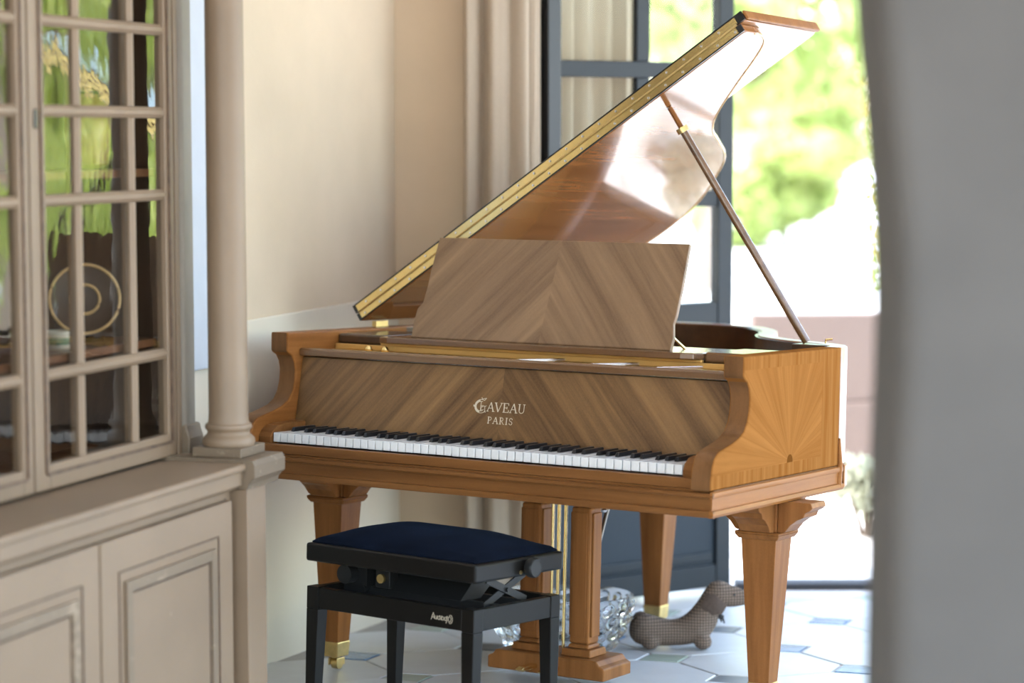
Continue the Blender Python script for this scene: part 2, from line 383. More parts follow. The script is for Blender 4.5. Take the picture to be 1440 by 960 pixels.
# local frame of the cabinet: x = out into the room (n), y = along the wall (s), z = up
SLOPE = .055
def floor_at(y): return -max(0.0, y - 6.25) * SLOPE            # the old floor falls gently towards the garden door
fl = struct('floor', MB().prism([(-3, -.25), (-3, -.004), (6.25, -.004), (8.18, floor_at(8.18) - .004), (8.18, -.35)], 'x', -4.2, 3.55), 'grout')
def octagon(r, c):
    a = r / 2 ; return [(-a + c, -a), (a - c, -a), (a, -a + c), (a, a - c), (a - c, a), (-a + c, a), (-a, a - c), (-a, -a + c)]
tile_me = None; dot_me = {}
CELL = .40; ang = math.radians(24)
for i in range(-20, 21):
    for j in range(-20, 21):
        x = .5 + math.cos(ang) * i * CELL - math.sin(ang) * j * CELL; y = 6.1 + math.sin(ang) * i * CELL + math.cos(ang) * j * CELL
        wl = -.694 + (y - 6.65) * .348 + .16
        if 2.4 < y < (7.40 if x < .1 else 7.96) and wl + (.46 if y < 5.6 else 0) < x < 3.0:
            if tile_me is None:
                o = MB().prism(octagon(CELL - .008, .085), 'z', -.012, 0).obj('tile', 'tile', fl, bevel=.002, seg=1); tile_me = o.data
            else:
                o = bpy.data.objects.new('tile', tile_me); C.objects.link(o); o.parent = fl
                b = o.modifiers.new('bevel', 'BEVEL'); b.width = .002; b.segments = 1; b.limit_method = 'ANGLE'
            o.rotation_mode = 'ZYX'; o.location = (x, y, floor_at(y) + random.uniform(-.0008, .0008)); o.rotation_euler = ((-SLOPE if y > 6.25 else 0) + random.uniform(-.002, .002), random.uniform(-.002, .002), ang + random.choice((0, PI / 2, PI)))
        x2 = x + (math.cos(ang) - math.sin(ang)) * CELL / 2; y2 = y + (math.sin(ang) + math.cos(ang)) * CELL / 2
        wl = -.694 + (y2 - 6.65) * .348 + .06
        if 2.4 < y2 < (7.46 if x2 < .1 else 8.08) and wl + (.46 if y2 < 5.6 else 0) < x2 < 3.1:
            k = ('tile_slate', 'tile_blue', 'tile_blue', 'tile_green')[(i * 2 + j * 3) % 4]
            if k not in dot_me:
                o = MB().prism([(-.076, 0), (0, -.076), (.076, 0), (0, .076)], 'z', -.012, 0).obj('inset_tile', k, fl); dot_me[k] = o.data
            else: o = bpy.data.objects.new('inset_tile', dot_me[k]); C.objects.link(o); o.parent = fl
            o.rotation_mode = 'ZYX'; o.location = (x2, y2, floor_at(y2)); o.rotation_euler = (-SLOPE if y2 > 6.25 else 0, 0, ang)
wl = struct('wall_left', MB().box(-.86, -.52, -6.6, 2.6, -.15, 3.3), 'wall'); wl.matrix_world = CABM
wd = struct('wall_left_dado', MB().box(-.519, -.512, -6.6, 2.5, -.09, .965), 'dado', bevel=.004); wd.matrix_world = CABM
struct('wall_back', MB().box(-1.6, -.0, 7.585, 8.35, -.15, 3.3), 'wall_back', bevel=.02)
struct('wall_back_lintel', MB().box(0, 3.3, 8.0, 8.35, 2.40, 3.3), 'wall_back')
struct('ceiling', MB().box(-4.2, 3.6, -1.5, 8.4, 3.3, 3.5), 'ceiling')
# right wall of the piano room with a tall opening
w = MB(); w.box(3.3, 3.55, -1.5, -.9, -.05, 3.3); w.box(3.3, 3.55, -.9, 3.1, 2.8, 3.3); w.box(3.3, 3.55, 3.1, 3.4, -.05, 3.3); w.box(3.3, 3.55, 8.0, 8.35, -.15, 3.3); w.box(3.3, 3.55, 3.4, 8.0, 2.8, 3.3); struct('wall_right', w, 'wall')
# the grey wall whose end closes the picture on the right
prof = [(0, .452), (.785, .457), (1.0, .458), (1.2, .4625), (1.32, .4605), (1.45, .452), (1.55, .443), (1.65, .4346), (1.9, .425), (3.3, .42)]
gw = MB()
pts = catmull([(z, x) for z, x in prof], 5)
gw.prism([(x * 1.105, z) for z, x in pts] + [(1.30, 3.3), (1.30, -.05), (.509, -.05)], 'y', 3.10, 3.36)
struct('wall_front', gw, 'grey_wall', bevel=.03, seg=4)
struct('wall_front_bounce', MB().box(.56, 1.28, 3.36, 3.40, -.004, 3.3), 'wall')  # unseen cream slab, added to bounce light back at piano and floor
struct('trim_threshold', MB().box(.78, 3.3, 8.16, 8.25, -.16, -.086), 'charcoal', bevel=.003)
tr = struct('wall_lit_strip', MB().box(-.5115, -.485, .66, .90, .86, 3.3), 'pale', bevel=.006); tr.matrix_world = CABM  # added strip: bluish light on the bare wall, painted as a pale colour
gr = struct('terrace', MB().box(-12, 60, 8.25, 12.1, -.35, -.135), 'gravel')
pav_me = None
for i in range(-1, 7):
    for j in range(0, 6):
        x = i * .62 + (.31 if j % 2 else 0); y = 8.58 + j * .62
        if pav_me is None: o = MB().box(-.303, .303, -.303, .303, -.03, 0).obj('paver', 'paver', gr, bevel=.006, seg=1); pav_me = o.data
        else:
            o = bpy.data.objects.new('paver', pav_me); C.objects.link(o); o.parent = gr
        o.location = (x, y, -.122 + random.uniform(-.003, .003))
struct('ground_garden', MB().box(-60, 90, 12.1, 120, -.4, -.14), 'gravel')
struct('ground_rear', MB().box(-40, 3.55, -60, -3, -.4, -.06), 'gravel')
struct('ground_side', MB().box(3.55, 60, -20, 8.25, -.4, -.14), 'gravel')

# ------------------------------------------------------------------ the open glazed door leaf
def leaf_mat():
    a = Vector((.118, 7.675)); b = Vector((.755, 8.10)); t = (b - a); L = t.length; t /= L
    return Matrix(((t.x, -t.y, 0, a.x), (t.y, t.x, 0, a.y), (0, 0, 1, 0), (0, 0, 0, 1))), L
LM, LL = leaf_mat()
door = thing('glazed_door', LM, Vector((LL / 2, .02, -.078)), 'tall slate grey glazed metal door leaf standing ajar behind the piano', 'door')
fr = MB()
def part(name, mb, mat, root, **kw):
    return mb.obj(name, mat, root, **kw)
part('stile', MB().box(0, .052, 0, .045, -.078, 2.37), 'frame_dark', door, bevel=.003)
part('stile', MB().box(LL - .062, LL, 0, .045, -.078, 2.37), 'frame', door, bevel=.003)
for z0, z1 in ((-.078, .0), (.83, .905), (2.30, 2.37)): part('rail', MB().box(.053, LL - .063, .002, .043, z0, z1), 'frame', door, bevel=.003)
zs = [.905, 1.258, 1.688, 2.06, 2.30]
for z in zs[1:-1]: part('glazing_bar', MB().box(.053, LL - .063, .006, .039, z - .027, z + .027), 'frame', door, bevel=.003)
XM = .388
for a, b in zip(zs[:-1], zs[1:]):
    za = a + (.027 if a != zs[0] else 0); zb = b - (.027 if b != zs[-1] else 0)
    part('glazing_bar', MB().box(XM - .027, XM + .027, .007, .038, za + .0005, zb - .0005), 'frame', door, bevel=.003)
    for x0, x1 in ((.0535, XM - .028), (XM + .028, LL - .0635)):
        part('pane', MB().box(x0, x1, .019, .025, za + .001, zb - .001), 'pane', door)
pb = part('kick_panel', MB().box(.0535, LL - .0635, .014, .032, .001, .829), 'panel', door)
for z0, z1 in ((.012, .045), (.78, .815)): part('panel_moulding', MB().box(.07, LL - .08, .004, .0135, z0, z1), 'frame', door, bevel=.004)
part('handle', MB().box(.018, .036, -.012, -.0005, .98, 1.14).tube([(.027, -.012, 1.06), (.027, -.05, 1.06), (.12, -.05, 1.06)], .008), 'brass_dull', door, bevel=.002)

# ------------------------------------------------------------------ curtain
path = catmull([(-.150, 7.525), (-.05, 7.522), (.03, 7.545), (.075, 7.68), (.13, 7.83), (.25, 7.98), (.435, 8.10)], 26)
L = [0.0]
for a, b in zip(path[:-1], path[1:]): L.append(L[-1] + (Vector(a) - Vector(b)).length)
cm = MB(); rows = 14; vs = []
for k in range(rows):
    z = -.075 + (2.38 + .075) * k / (rows - 1); row = []
    for i, p in enumerate(path):
        a = Vector(path[max(i - 1, 0)]); b = Vector(path[min(i + 1, len(path) - 1)]); t = (b - a).normalized(); nrm = Vector((t.y, -t.x))
        ph = L[i] / .082 * 2 * PI + .5 * math.sin(L[i] * 23) + .15 * math.sin(z * 2.1 + L[i] * 9)
        amp = (.020 + .007 * math.sin(L[i] * 31 + 1)) * (1 - .12 * math.cos(z * 1.3))
        q = Vector(p) + nrm * amp * (math.sin(ph) + .25 * math.sin(2 * ph + .8)) 
        row.append(cm.b.verts.new((q.x, q.y - .01, z)))
    vs.append(row)
for k in range(rows - 1):
    for i in range(len(path) - 1): cm.b.faces.new((vs[k][i], vs[k][i + 1], vs[k + 1][i + 1], vs[k + 1][i]))
cu = cm.obj('curtain', 'curtain', None, smooth=True)
so = cu.modifiers.new('thick', 'SOLIDIFY'); so.thickness = .002
tag(cu, 'long pleated beige linen curtain hanging behind the glazed metal door', 'curtain')

# ------------------------------------------------------------------ grand piano
PM = rotZX(-.5446, -.0389, (-.6365, 6.2686, .6871))
piano = thing('grand_piano', PM, Vector((.611, .75, -.655)), 'honey-coloured wooden grand piano with raised lid standing on the tiled floor', 'piano')
ZT = .259; ZB = -.052
rim_out = catmull([(1.323, .70), (1.305, .785), (1.23, .875), (1.09, .965), (.97, 1.075), (.90, 1.20), (.85, 1.33), (.78, 1.46), (.665, 1.60), (.50, 1.67), (.32, 1.655), (.15, 1.56), (.02, 1.41), (-.07, 1.23), (-.100, 1.03)], 6) + [(-.10, .9), (-.10, .70)]
rim_in = inset(rim_out, .048)
rim_in[0] = (1.275, .70); rim_in[-1] = (-.052, .70)
part('rim', MB().wallstrip(rim_out, rim_in, ZB, ZT), 'rim', piano, bevel=.003, smooth=True)
lin_o = [(x, y) for x, y in inset(rim_out, .0485)]; lin_i = inset(rim_out, .056)
lin_o[0] = (1.2745, .70); lin_o[-1] = (-.0515, .70); lin_i[0] = (1.266, .70); lin_i[-1] = (-.044, .70)
part('rim_lining', MB().wallstrip(lin_o, lin_i, .12, ZT - .004), 'inner', piano, smooth=True)
# cheeks: S-scrolled arms
cheek = [(.118, ZT), (.118, .212), (.121, .206), (.140, .196), (.152, .180), (.1575, .157), (.155, .125), (.146, .098), (.128, .076), (.10, .062), (.06, .051), (.02, .043), (-.010, .036), (-.030, .022), (-.041, 0), (-.047, -.03), (-.047, ZB)]
cheek_poly = cheek + [(.70, ZB), (.70, ZT)]
part('side_panel', MB().prism(cheek_poly, 'x', 1.266, 1.323), 'side', piano, bevel=.004)
part('side_panel', MB().prism(cheek_poly, 'x', -.10, -.043), 'case', piano, bevel=.004)
def ribbon(x0, x1):
    mb = MB(); e = .0012
    pts = []
    for i, p in enumerate(cheek):
        a = Vector(cheek[max(i - 1, 0)]); b = Vector(cheek[min(i + 1, len(cheek) - 1)]); t = (b - a).normalized(); pts.append((p[0] - abs(t.y) * e if True else 0, p[1] + (t.x * -1) * e * (1 if t.x < 0 else -1)))
    n = len(pts)
    v = [Vector((x0, *p)) for p in pts] + [Vector((x1, *p)) for p in pts]
    mb._add(v, [(i, i + 1, n + i + 1, n + i) for i in range(n - 1)]); return mb
for x0, x1 in ((1.270, 1.319), (-.096, -.047)):
    part('cheek_veneer', ribbon(x0, x1), 'cheek_front', piano, smooth=True)
# keybed with mouldings (front and right and left sides)
ko = [(-.103, .70), (-.103, -.036), (1.326, -.036), (1.326, .70)]
part('key_bed', MB().box(-.10, 1.323, -.030, .70, -.108, ZB - .0005), 'slip', piano, bevel=.002)
def moulding(name, z0, z1, out, mat):
    mb = MB(); y0 = -.047
    prof = [(0, z0), (out * .7, z0 + .001), (out, z0 + (z1 - z0) * .4), (out * .8, z1 - .002), (out * .3, z1), (0, z1)]
    for (x, yy, kind) in ((0, 0, 'f'),):
        mb.prism([(y0 - p[0], p[1]) for p in prof], 'x', -.10 - out, 1.323 + out)
    return mb.obj(name, mat, piano, smooth=True)
moulding('front_moulding', -.070, -.057, .008, 'slip')
moulding('lower_front_moulding', -.116, -.098, .010, 'slip')
part('bed_front', MB().box(-.10, 1.323, -.047, -.0305, -.100, -.0575), 'slip', piano, bevel=.001)
for s, x in ((1, 1.323), (-1, -.10)):
    for z0, z1, out in ((-.070, -.054, .008), (-.116, -.098, .011)):
        prof = [(0, z0), (out * .7, z0 + .001), (out, z0 + (z1 - z0) * .4), (out * .8, z1 - .002), (out * .3, z1), (0, z1)]
        part('side_moulding', MB().prism([(x + s * p[0], p[1]) for p in prof], 'y', -.047 - out * .9, .72), 'case', piano, smooth=True)
    part('bed_side', MB().box(min(x, x + s * .003), max(x, x + s * .003), -.047, .71, -.0985, -.0695), 'case', piano)
part('corner_bead', MB().tube([(1.322, .700, -.11), (1.326, .705, -.05), (1.324, .703, .02)], [.012, .008, .003]), 'case', piano, smooth=True)
# lower rim moulding that follows the curve behind the straight side
mo_o = inset(rim_out, -.007); mo_i = inset(rim_out, .03)
part('rim_moulding', MB().wallstrip(mo_o[3:], mo_i[3:], -.112, ZB - .0005), 'case', piano, smooth=True, bevel=.003)
# key slip, key blocks, keys
part('key_slip', MB().box(-.0425, 1.2655, -.0295, -.006, ZB, -.0275), 'slip', piano, bevel=.002)
for x0, x1 in ((-.0425, -.002), (1.2245, 1.2655)):
    prof = [(-.006, ZB), (-.006, -.012), (.004, .004), (.022, .016), (.05, .020), (.15, .022), (.15, ZB)]
    part('key_block', MB().prism(prof, 'x', x0, x1), 'slip', piano, bevel=.003)
part('key_frame', MB().box(-.001, 1.223, .004, .16, ZB, -.030), 'inner', piano)
KW = .0235
blk = [False] * 52
for k in range(51):
    if 'ABCDEFG'[k % 7] in 'ACDFG': blk[k] = True
wm = bmm = None
for k in range(52):
    if wm is None:
        o = MB().box(.0014, KW - .0014, 0, .152, -.0245, 0).obj('white_key', 'white_key', piano, bevel=.0012); wm = o.data
    else:
        o = bpy.data.objects.new('white_key', wm); C.objects.link(o); o.parent = piano
        b = o.modifiers.new('bevel', 'BEVEL'); b.width = .0012; b.segments = 2; b.limit_method = 'ANGLE'
    o.location = -Vector(piano['off']) + Vector((k * KW, 0, random.uniform(-.0004, .0003)))
for k in range(51):
    if blk[k]:
        n = 'ABCDEFG'[k % 7]; sh = {'C': -.002, 'D': .002, 'F': -.003, 'G': 0, 'A': .003}[n]
        if bmm is None:
            mb = MB(); mb._add([Vector(p) for p in [(-.0052, .050, .0003), (.0052, .050, .0003), (.0052, .150, .0003), (-.0052, .150, .0003), (-.0043, .0565, .0115), (.0043, .0565, .0115), (.0043, .150, .0115), (-.0043, .150, .0115)]],
                [(3, 2, 1, 0), (4, 5, 6, 7), (0, 1, 5, 4), (1, 2, 6, 5), (2, 3, 7, 6), (3, 0, 4, 7)])
            o = mb.obj('black_key', 'black_key', piano, bevel=.0012); bmm = o.data
        else:
            o = bpy.data.objects.new('black_key', bmm); C.objects.link(o); o.parent = piano
            b = o.modifiers.new('bevel', 'BEVEL'); b.width = .0012; b.segments = 2; b.limit_method = 'ANGLE'
        o.location = -Vector(piano['off']) + Vector(((k + 1) * KW + sh, 0, 0))
# fallboard
FB = lambda x, v, h: Vector((x, .153 + .034 * (v / .190) - h, .002 + v))    # v = height on the board, h = out of the board
fb = MB(); fp = [(-.0425, 0), (1.2655, 0), (1.2655, .190), (-.0425, .190)]
fb._add([FB(x, v, h) for h in (0, -.02) for x, v in fp], [(0, 1, 2, 3), (7, 6, 5, 4), (0, 4, 5, 1), (1, 5, 6, 2), (2, 6, 7, 3), (3, 7, 4, 0)])
fallboard = part('fallboard', fb, 'fall', piano, bevel=.002)
# inlaid maker's name
def lay(word, glyphs, x, v, hgt, gap, w, name):
    mb = MB()
    for ch in word:
        ln, wd = glyphs[ch]
        strokes(mb, [[(x + px_ * hgt, v + py_ * hgt) for px_, py_ in l] for l in ln], lambda a, b_, h: FB(a, b_, h + .0003), w)
        if ch in HEAVY: strokes(mb, [[(x + px_ * hgt, v + py_ * hgt) for px_, py_ in l] for l in HEAVY[ch]], lambda a, b_, h: FB(a, b_, h + .0003), w * 2.1)
        x += wd * hgt + gap
    o = mb.obj(name, 'letter', fallboard); o.location = (0, 0, 0); return o
def arc(cx, cy, rx, ry, a0, a1, n=10): return [(cx + rx * math.cos(math.radians(a0 + (a1 - a0) * i / n)), cy + ry * math.sin(math.radians(a0 + (a1 - a0) * i / n))) for i in range(n + 1)]
GL = {
 'G': ([arc(.60, .50, .62, .56, 62, 318, 18), arc(.60, .50, .47, .40, 75, 285, 14), [(.89, .99), (1.06, 1.18), (.84, 1.14), (.66, 1.10), (.60, 1.22)], [(-.02, .5), (-.14, .58), (-.10, .44), (-.02, .5)], [(.56, .50), (.74, .56), (1.0, .50), (1.12, .56)], [(.98, .50), (1.0, .12), (1.08, .02)], arc(.74, .32, .13, .15, 60, 330, 9), [(.58, .86), (.58, .12)]], 1.16),
 'A': ([[(.0, 0), (.42, 1)], [(.42, 1), (.84, 0)], [(.17, .36), (.68, .36)], [(-.1, 0), (.16, 0)], [(.66, 0), (.96, 0)]], .88),
 'V': ([[(0, 1), (.42, 0)], [(.42, 0), (.84, 1)], [(-.1, 1), (.2, 1)], [(.68, 1), (.94, 1)]], .88),
 'E': ([[(.14, 0), (.14, 1)], [(0, 1), (.72, 1), (.74, .78)], [(0, 0), (.74, 0), (.78, .24)], [(.14, .5), (.54, .5)], [(.54, .38), (.54, .62)]], .84),
 'U': ([[(.14, 1)] + arc(.46, .34, .32, .34, 180, 360, 10) + [(.78, 1)], [(0, 1), (.28, 1)], [(.64, 1), (.92, 1)]], .92),
 'P': ([[(.14, 0), (.14, 1)], [(0, 0), (.3, 0)], [(0, 1), (.36, 1)] + arc(.36, .74, .3, .26, 90, -90, 8) + [(.14, .48)]], .76),
 'R': ([[(.14, 0), (.14, 1)], [(0, 0), (.3, 0)], [(0, 1), (.36, 1)] + arc(.36, .76, .28, .24, 90, -90, 8) + [(.14, .52)], [(.36, .52), (.72, 0), (.86, 0)]], .84),
 'I': ([[(.18, 0), (.18, 1)], [(.02, 0), (.34, 0)], [(.02, 1), (.34, 1)]], .36),
 'S': ([[(.56, .78), (.56, .9)] + arc(.32, .75, .24, .25, 40, 270, 9) + arc(.32, .25, .26, .25, 90, -130, 9) + [(.06, .1), (.06, .24)]], .62),
}
HEAVY = {'A': [[(.44, .98), (.80, 0)]], 'V': [[(.04, 1), (.40, .03)]], 'E': [[(.16, 0), (.16, 1)]], 'U': [[(.16, 1), (.16, .36)]], 'P': [[(.16, 0), (.16, 1)]], 'R': [[(.16, 0), (.16, 1)]], 'I': [[(.18, 0), (.18, 1)]], 'G': [arc(.60, .50, .545, .48, 105, 255, 12)], 'S': []}
lay('G', GL, .527, .074, .031, 0, .0013, 'maker_initial')
lay('AVEAU', GL, .566, .078, .0225, .0035, .0014, 'maker_name')
lay('PARIS', GL, .570, .047, .0165, .0045, .0012, 'city_name')
# rail above the fallboard, recess shadow board
part('upper_rail', MB().prism([(.172, .196), (.212, .194), (.212, .214), (.178, .2175), (.170, .212)], 'x', -.0425, 1.2655), 'rail', piano, bevel=.002)
# gold iron plate, struts and action rail behind
part('iron_plate', MB().prism([p for p in [(-.043, .26), (1.265, .26)] + lin_i], 'z', .150, .160), 'gold', piano)
part('pin_block', MB().box(-.042, 1.265, .228, .40, .195, .2075), 'gold', piano, bevel=.003)
for x, w_ in ((.625, .007), (.845, .007), (1.03, .006)):
    part('plate_strut', MB().prism([(x, .214), (x + w_, .214), (x + w_ + .10, .40), (x + .10, .40)], 'z', .2078, .2165), 'steel', piano, bevel=.002)
part('plate_flange', MB().box(-.042, 1.265, .338, .350, .2078, .2232).box(.11, 1.098, .338, .350, .2232, .2312), 'gold', piano, bevel=.002)
sg = MB()
for i in range(64):
    x = .03 + i * .018; ye = 1.50 - max(0, x - .42) * 1.05 if x < 1.02 else .87 - (x - 1.02) * .25
    sg.box(x - .0006, x + .0006, .41, min(ye, 1.24 + .3 * x), .1775, .1787)
o = part('strings', sg, 'steel', piano); o['kind'] = 'stuff'
part('string_bridge', MB().box(-.02, 1.24, .405, .42, .1605, .1772), 'rail', piano, bevel=.002)
part('damper_rail', MB().box(.05, 1.15, .66, .70, .1795, .225), 'inner', piano, bevel=.004)
for x in (.09, .145): part('plate_bolt', MB().lathe([(.0, .2078), (.010, .208), (.011, .214), (.006, .222), (0, .224)], 12, Matrix.Translation((x, .31, 0)), cap=False), 'brass', piano, smooth=True)
# music shelf with side blocks
part('music_shelf', MB().prism([(.11, .345), (.12, .318), (.15, .310), (1.05, .310), (1.085, .318), (1.098, .345), (1.098, .56), (.11, .56)], 'z', .2315, .2485), 'rail', piano, bevel=.003)
for x0, x1 in ((-.0425, .1095), (1.0985, 1.2655)):
    part('shelf_block', MB().box(x0, x1, .352, .58, .2235, .2505), 'inner' if x0 < 0 else 'rail', piano, bevel=.006)
# music desk
DK = lambda x, t, h: Vector((x, .362 + .1195 * t - h * .916, .2495 + .274 * t - h * -.401))
left = [(.195, 0), (.191, .14), (.192, .28), (.205, .345), (.207, .50), (.205, .66), (.206, 1)]
right = [(.984, 1), (.989, .6), (.990, .32), (.987, .25), (.996, .12), (.995, 0)]
poly = left + right; dm = MB(); n = len(poly)
dm._add([DK(x, t, 0) for x, t in poly] + [DK(x, t, -.013) for x, t in poly], [tuple(range(n)), tuple(range(2 * n - 1, n - 1, -1))] + [(i, n + i, n + (i + 1) % n, (i + 1) % n) for i in range(n)])
part('music_desk', dm, 'desk', piano, bevel=.0025)
for a_, b_ in ((.955, .985), (.25, .25)): part('desk_prop', MB().tube([(a_, .405, .30), (b_, .465, .249)], .004), 'brass', piano)
# legs
def leg(cx, cy):
    zf = -.68
    for _ in range(4):
        p_ = PM @ Vector((cx, cy, zf)); zf -= p_.z - floor_at(p_.y) - .0012
    l = MB().frustum((cx, cy), .098, .098, -.205, (cx, cy), .056, .056, zf + .078)
    lg = l.obj('leg', 'leg', piano, bevel=.002)
    def sub(nm, mb, mat, **kw):
        o = mb.obj(nm, mat, lg, **kw); o.location = (0, 0, 0); return o
    sub('leg_collar', MB().frustum((cx, cy), .122, .122, -.197, (cx, cy), .126, .126, -.203).frustum((cx, cy), .126, .126, -.203, (cx, cy), .108, .108, -.217), 'leg', bevel=.004)
    sub('leg_block', MB().box(cx - .049, cx + .049, cy - .049, cy + .049, -.197, -.1165), 'leg', bevel=.002)
    br = [(0, 0), (.09, 0), (.094, -.012), (.086, -.020), (.074, -.026), (.070, -.038), (.052, -.046), (.034, -.060), (.020, -.078), (.014, -.0805), (0, -.0805)]
    for sx in (-1, 1):
        if not (sx == -1 and cx < .2) or True: sub('leg_bracket', MB().prism([(cx + sx * (.0495 + a), -.1163 + b) for a, b in br], 'y', cy - .043, cy + .043), 'leg', bevel=.002)
    for sy in (-1, 1): sub('leg_bracket', MB().prism([(cy + sy * (.0495 + a), -.1163 + b) for a, b in br], 'x', cx - .043, cx + .043), 'leg', bevel=.002)
    sub('brass_cap', MB().frustum((cx, cy), .061, .061, zf + .083, (cx, cy), .055, .055, zf + .040), 'brass_dull', bevel=.003)
    cs = MB().tube([(cx, cy, zf + .0395), (cx, cy, zf + .034)], .012)
    cs.tube([(cx - .011, cy + .010, zf + .0175), (cx + .011, cy + .010, zf + .0175)], .0165, 20)
    cs.box(cx - .016, cx - .012, cy - .012, cy + .026, zf + .013, zf + .0345).box(cx + .012, cx + .016, cy - .012, cy + .026, zf + .013, zf + .0345)
    sub('caster', cs, 'brass_dull', bevel=.002)
    return lg
leg(1.252, .420); leg(-.014, .320); leg(.430, 1.400)
part('leg_beam', MB().box(.30, .56, 1.28, 1.52, -.1160, -.1005), 'case', piano)
M['spruce'] = wood('pale_spruce_underside', (.55, .40, .24), (.72, .56, .37), 'y', .6, 0)
part('bottom_board', MB().prism([(-.05, .705), (1.26, .705)] + [p for p in inset(rim_out, .06)][2:-1], 'z', -.10, -.06), 'spruce', piano)
part('bed_underside', MB().box(-.04, 1.26, .03, .69, -.1105, -.1082), 'spruce', piano)
# pedal lyre
lyre = part('pedal_lyre', MB().box(.44, .782, .44, .585, -.130, -.109), 'leg', piano, bevel=.003)
def lsub(nm, mb, mat, **kw):
    o = mb.obj(nm, mat, lyre, **kw); o.location = (0, 0, 0); return o
for cx in (.531, .687):
    p = MB(); h = .0375
    p.frustum((cx, .49), .078, .078, -.131, (cx, .49), .078, .078, -.175).frustum((cx, .49), .078, .078, -.175, (cx, .49), .060, .060, -.190)
    p.frustum((cx, .49), .060, .060, -.190, (cx, .49), .060, .060, -.560).frustum((cx, .49), .060, .060, -.560, (cx, .49), .070, .070, -.572)
    lsub('lyre_post', p, 'leg', bevel=.006)
    lsub('post_foot', MB().frustum((cx, .49), .086, .086, -.5725, (cx, .49), .092, .092, -.592), 'leg', bevel=.003)
    for sx in (-1, 1): lsub('post_panel', MB().box(cx + sx * .030, cx + sx * .036, .468, .512, -.54, -.205), 'leg', bevel=.002)
    lsub('post_panel', MB().box(cx - .02, cx + .02, .4575, .4605, -.54, -.205), 'leg', bevel=.001)
lb = MB(); lb.prism([(.452, -.593), (.466, -.5925), (.752, -.5925), (.766, -.593), (.775, -.605), (.79, -.612), (.79, -.645), (.428, -.645), (.428, -.612), (.443, -.605)], 'y', .415, .57)
lsub('lyre_base', lb, 'leg', bevel=.004)
for cx in (.591, .611, .632): lsub('pedal_rod', MB().tube([(cx, .475, -.597), (cx, .475, -.131)], .0042), 'brass')
for cx in (.575, .643):
    lsub('pedal', MB().prism([(.33, -.622), (.35, -.617), (.42, -.618), (.42, -.630), (.345, -.630)], 'x', cx - .011, cx + .011), 'brass', bevel=.003)
lsub('lyre_brace', MB().tube([(.611, .575, -.57), (.611, .80, -.115)], .006), 'inner')
part('lock_catch', MB().lathe([(.006, -.118), (.006, -.124), (.009, -.128), (.004, -.134)], 10, Matrix.Translation((1.0, .02, 0))), 'steel', piano, smooth=True)
part('lid_lock', MB().box(.44, .49, .02, .05, -.126, -.1085), 'black_edge', piano, bevel=.003)
# lid, opened on the bass side
A = math.radians(33.8); LO = Vector((-.09, 0, .2765)); U = Vector((math.cos(A), 0, math.sin(A))); NN = Vector((-math.sin(A), 0, math.cos(A)))
LP = lambda s_, y, h: LO + U * s_ + Vector((0, y, 0)) + NN * h
def lidslab(poly, h0, h1):
    mb = MB(); n = len(poly)
    mb._add([LP(*p, h0) for p in poly] + [LP(*p, h1) for p in poly], [tuple(range(n)), tuple(range(2 * n - 1, n - 1, -1))] + [(i, n + i, n + (i + 1) % n, (i + 1) % n) for i in range(n)]); return mb
lcurve = catmull([(1.437, .60), (1.432, .655), (1.405, .71), (1.345, .765), (1.235, .848), (1.10, .960), (1.022, 1.06), (.970, 1.19), (.918, 1.317), (.865, 1.40), (.80, 1.465), (.70, 1.555), (.60, 1.61), (.46, 1.635), (.27, 1.58), (.14, 1.46), (.04, 1.28), (.004, 1.10)], 5)
lpoly = [(0, .533), (1.432, .533), (1.437, .545)] + lcurve + [(0, 1.0)]
lid = part('lid', lidslab(lpoly, 0, .0235), 'lid', piano, bevel=.003)
def dsub(nm, mb, mat, **kw):
    o = mb.obj(nm, mat, lid, **kw); o.location = (0, 0, 0); return o
flap = part('lid_flap', lidslab([(.002, .535), (1.447, .535), (1.452, .545), (1.455, .975), (1.440, .985), (.002, .985)], .0245, .050), 'lid', piano, bevel=.003)
o = lidslab([(1.4555, .533), (1.4615, .536), (1.4675, .985), (1.4555, .985)], .0235, .051).obj('flap_edge', 'leg', flap, bevel=.004); o.location = (0, 0, 0)
dsub('front_edge', lidslab([(.0, .527), (1.437, .527), (1.437, .5328), (.0, .5328)], .0015, .0225), 'black_edge')
o = lidslab([(.0, .527), (1.455, .527), (1.455, .5345), (.0, .5345)], .0262, .0505).obj('flap_front_edge', 'black_edge', flap); o.location = (0, 0, 0)
hg = MB()
hg2 = lidslab([(.012, .5252), (1.422, .5252), (1.422, .5268), (.012, .5268)], .0045, .0215); dsub('piano_hinge', hg2, 'brass')
hg3 = lidslab([(.012, .5252), (1.432, .5252), (1.432, .5268), (.012, .5268)], .0278, .0455); o = hg3.obj('piano_hinge', 'brass', flap); o.location = (0, 0, 0)
dsub('hinge_knuckle', MB().tube([LP(.012, .5245, .0246), LP(1.428, .5245, .0246)], .0028, 8), 'brass_dull', smooth=True)
sc_ = MB()
for i in range(24):
    for h in (.0115, .0375):
        c = LP(.03 + i * 1.385 / 23 + (.02 if h > .02 else 0), .5250, h)
        if .0 < (c - LO).dot(U) < 1.43: sc_.lathe([(.0042, 0), (.0036, .0015), (0, .002)], 8, Matrix.Translation(c) @ Matrix.Rotation(PI / 2, 4, 'X'), cap=False)
s_o = dsub('hinge_screws', sc_, 'steel'); s_o['kind'] = 'stuff'
for y_ in (.60, .94): dsub('side_hinge', MB().box(-.098, -.084, y_, y_ + .06, .2595, .275), 'brass_dull')
dsub('bead', MB().tube([LP(s2 - .004, y2 - .004, -.0005) for s2, y2 in lcurve], .0022, 6), 'straw', smooth=True)
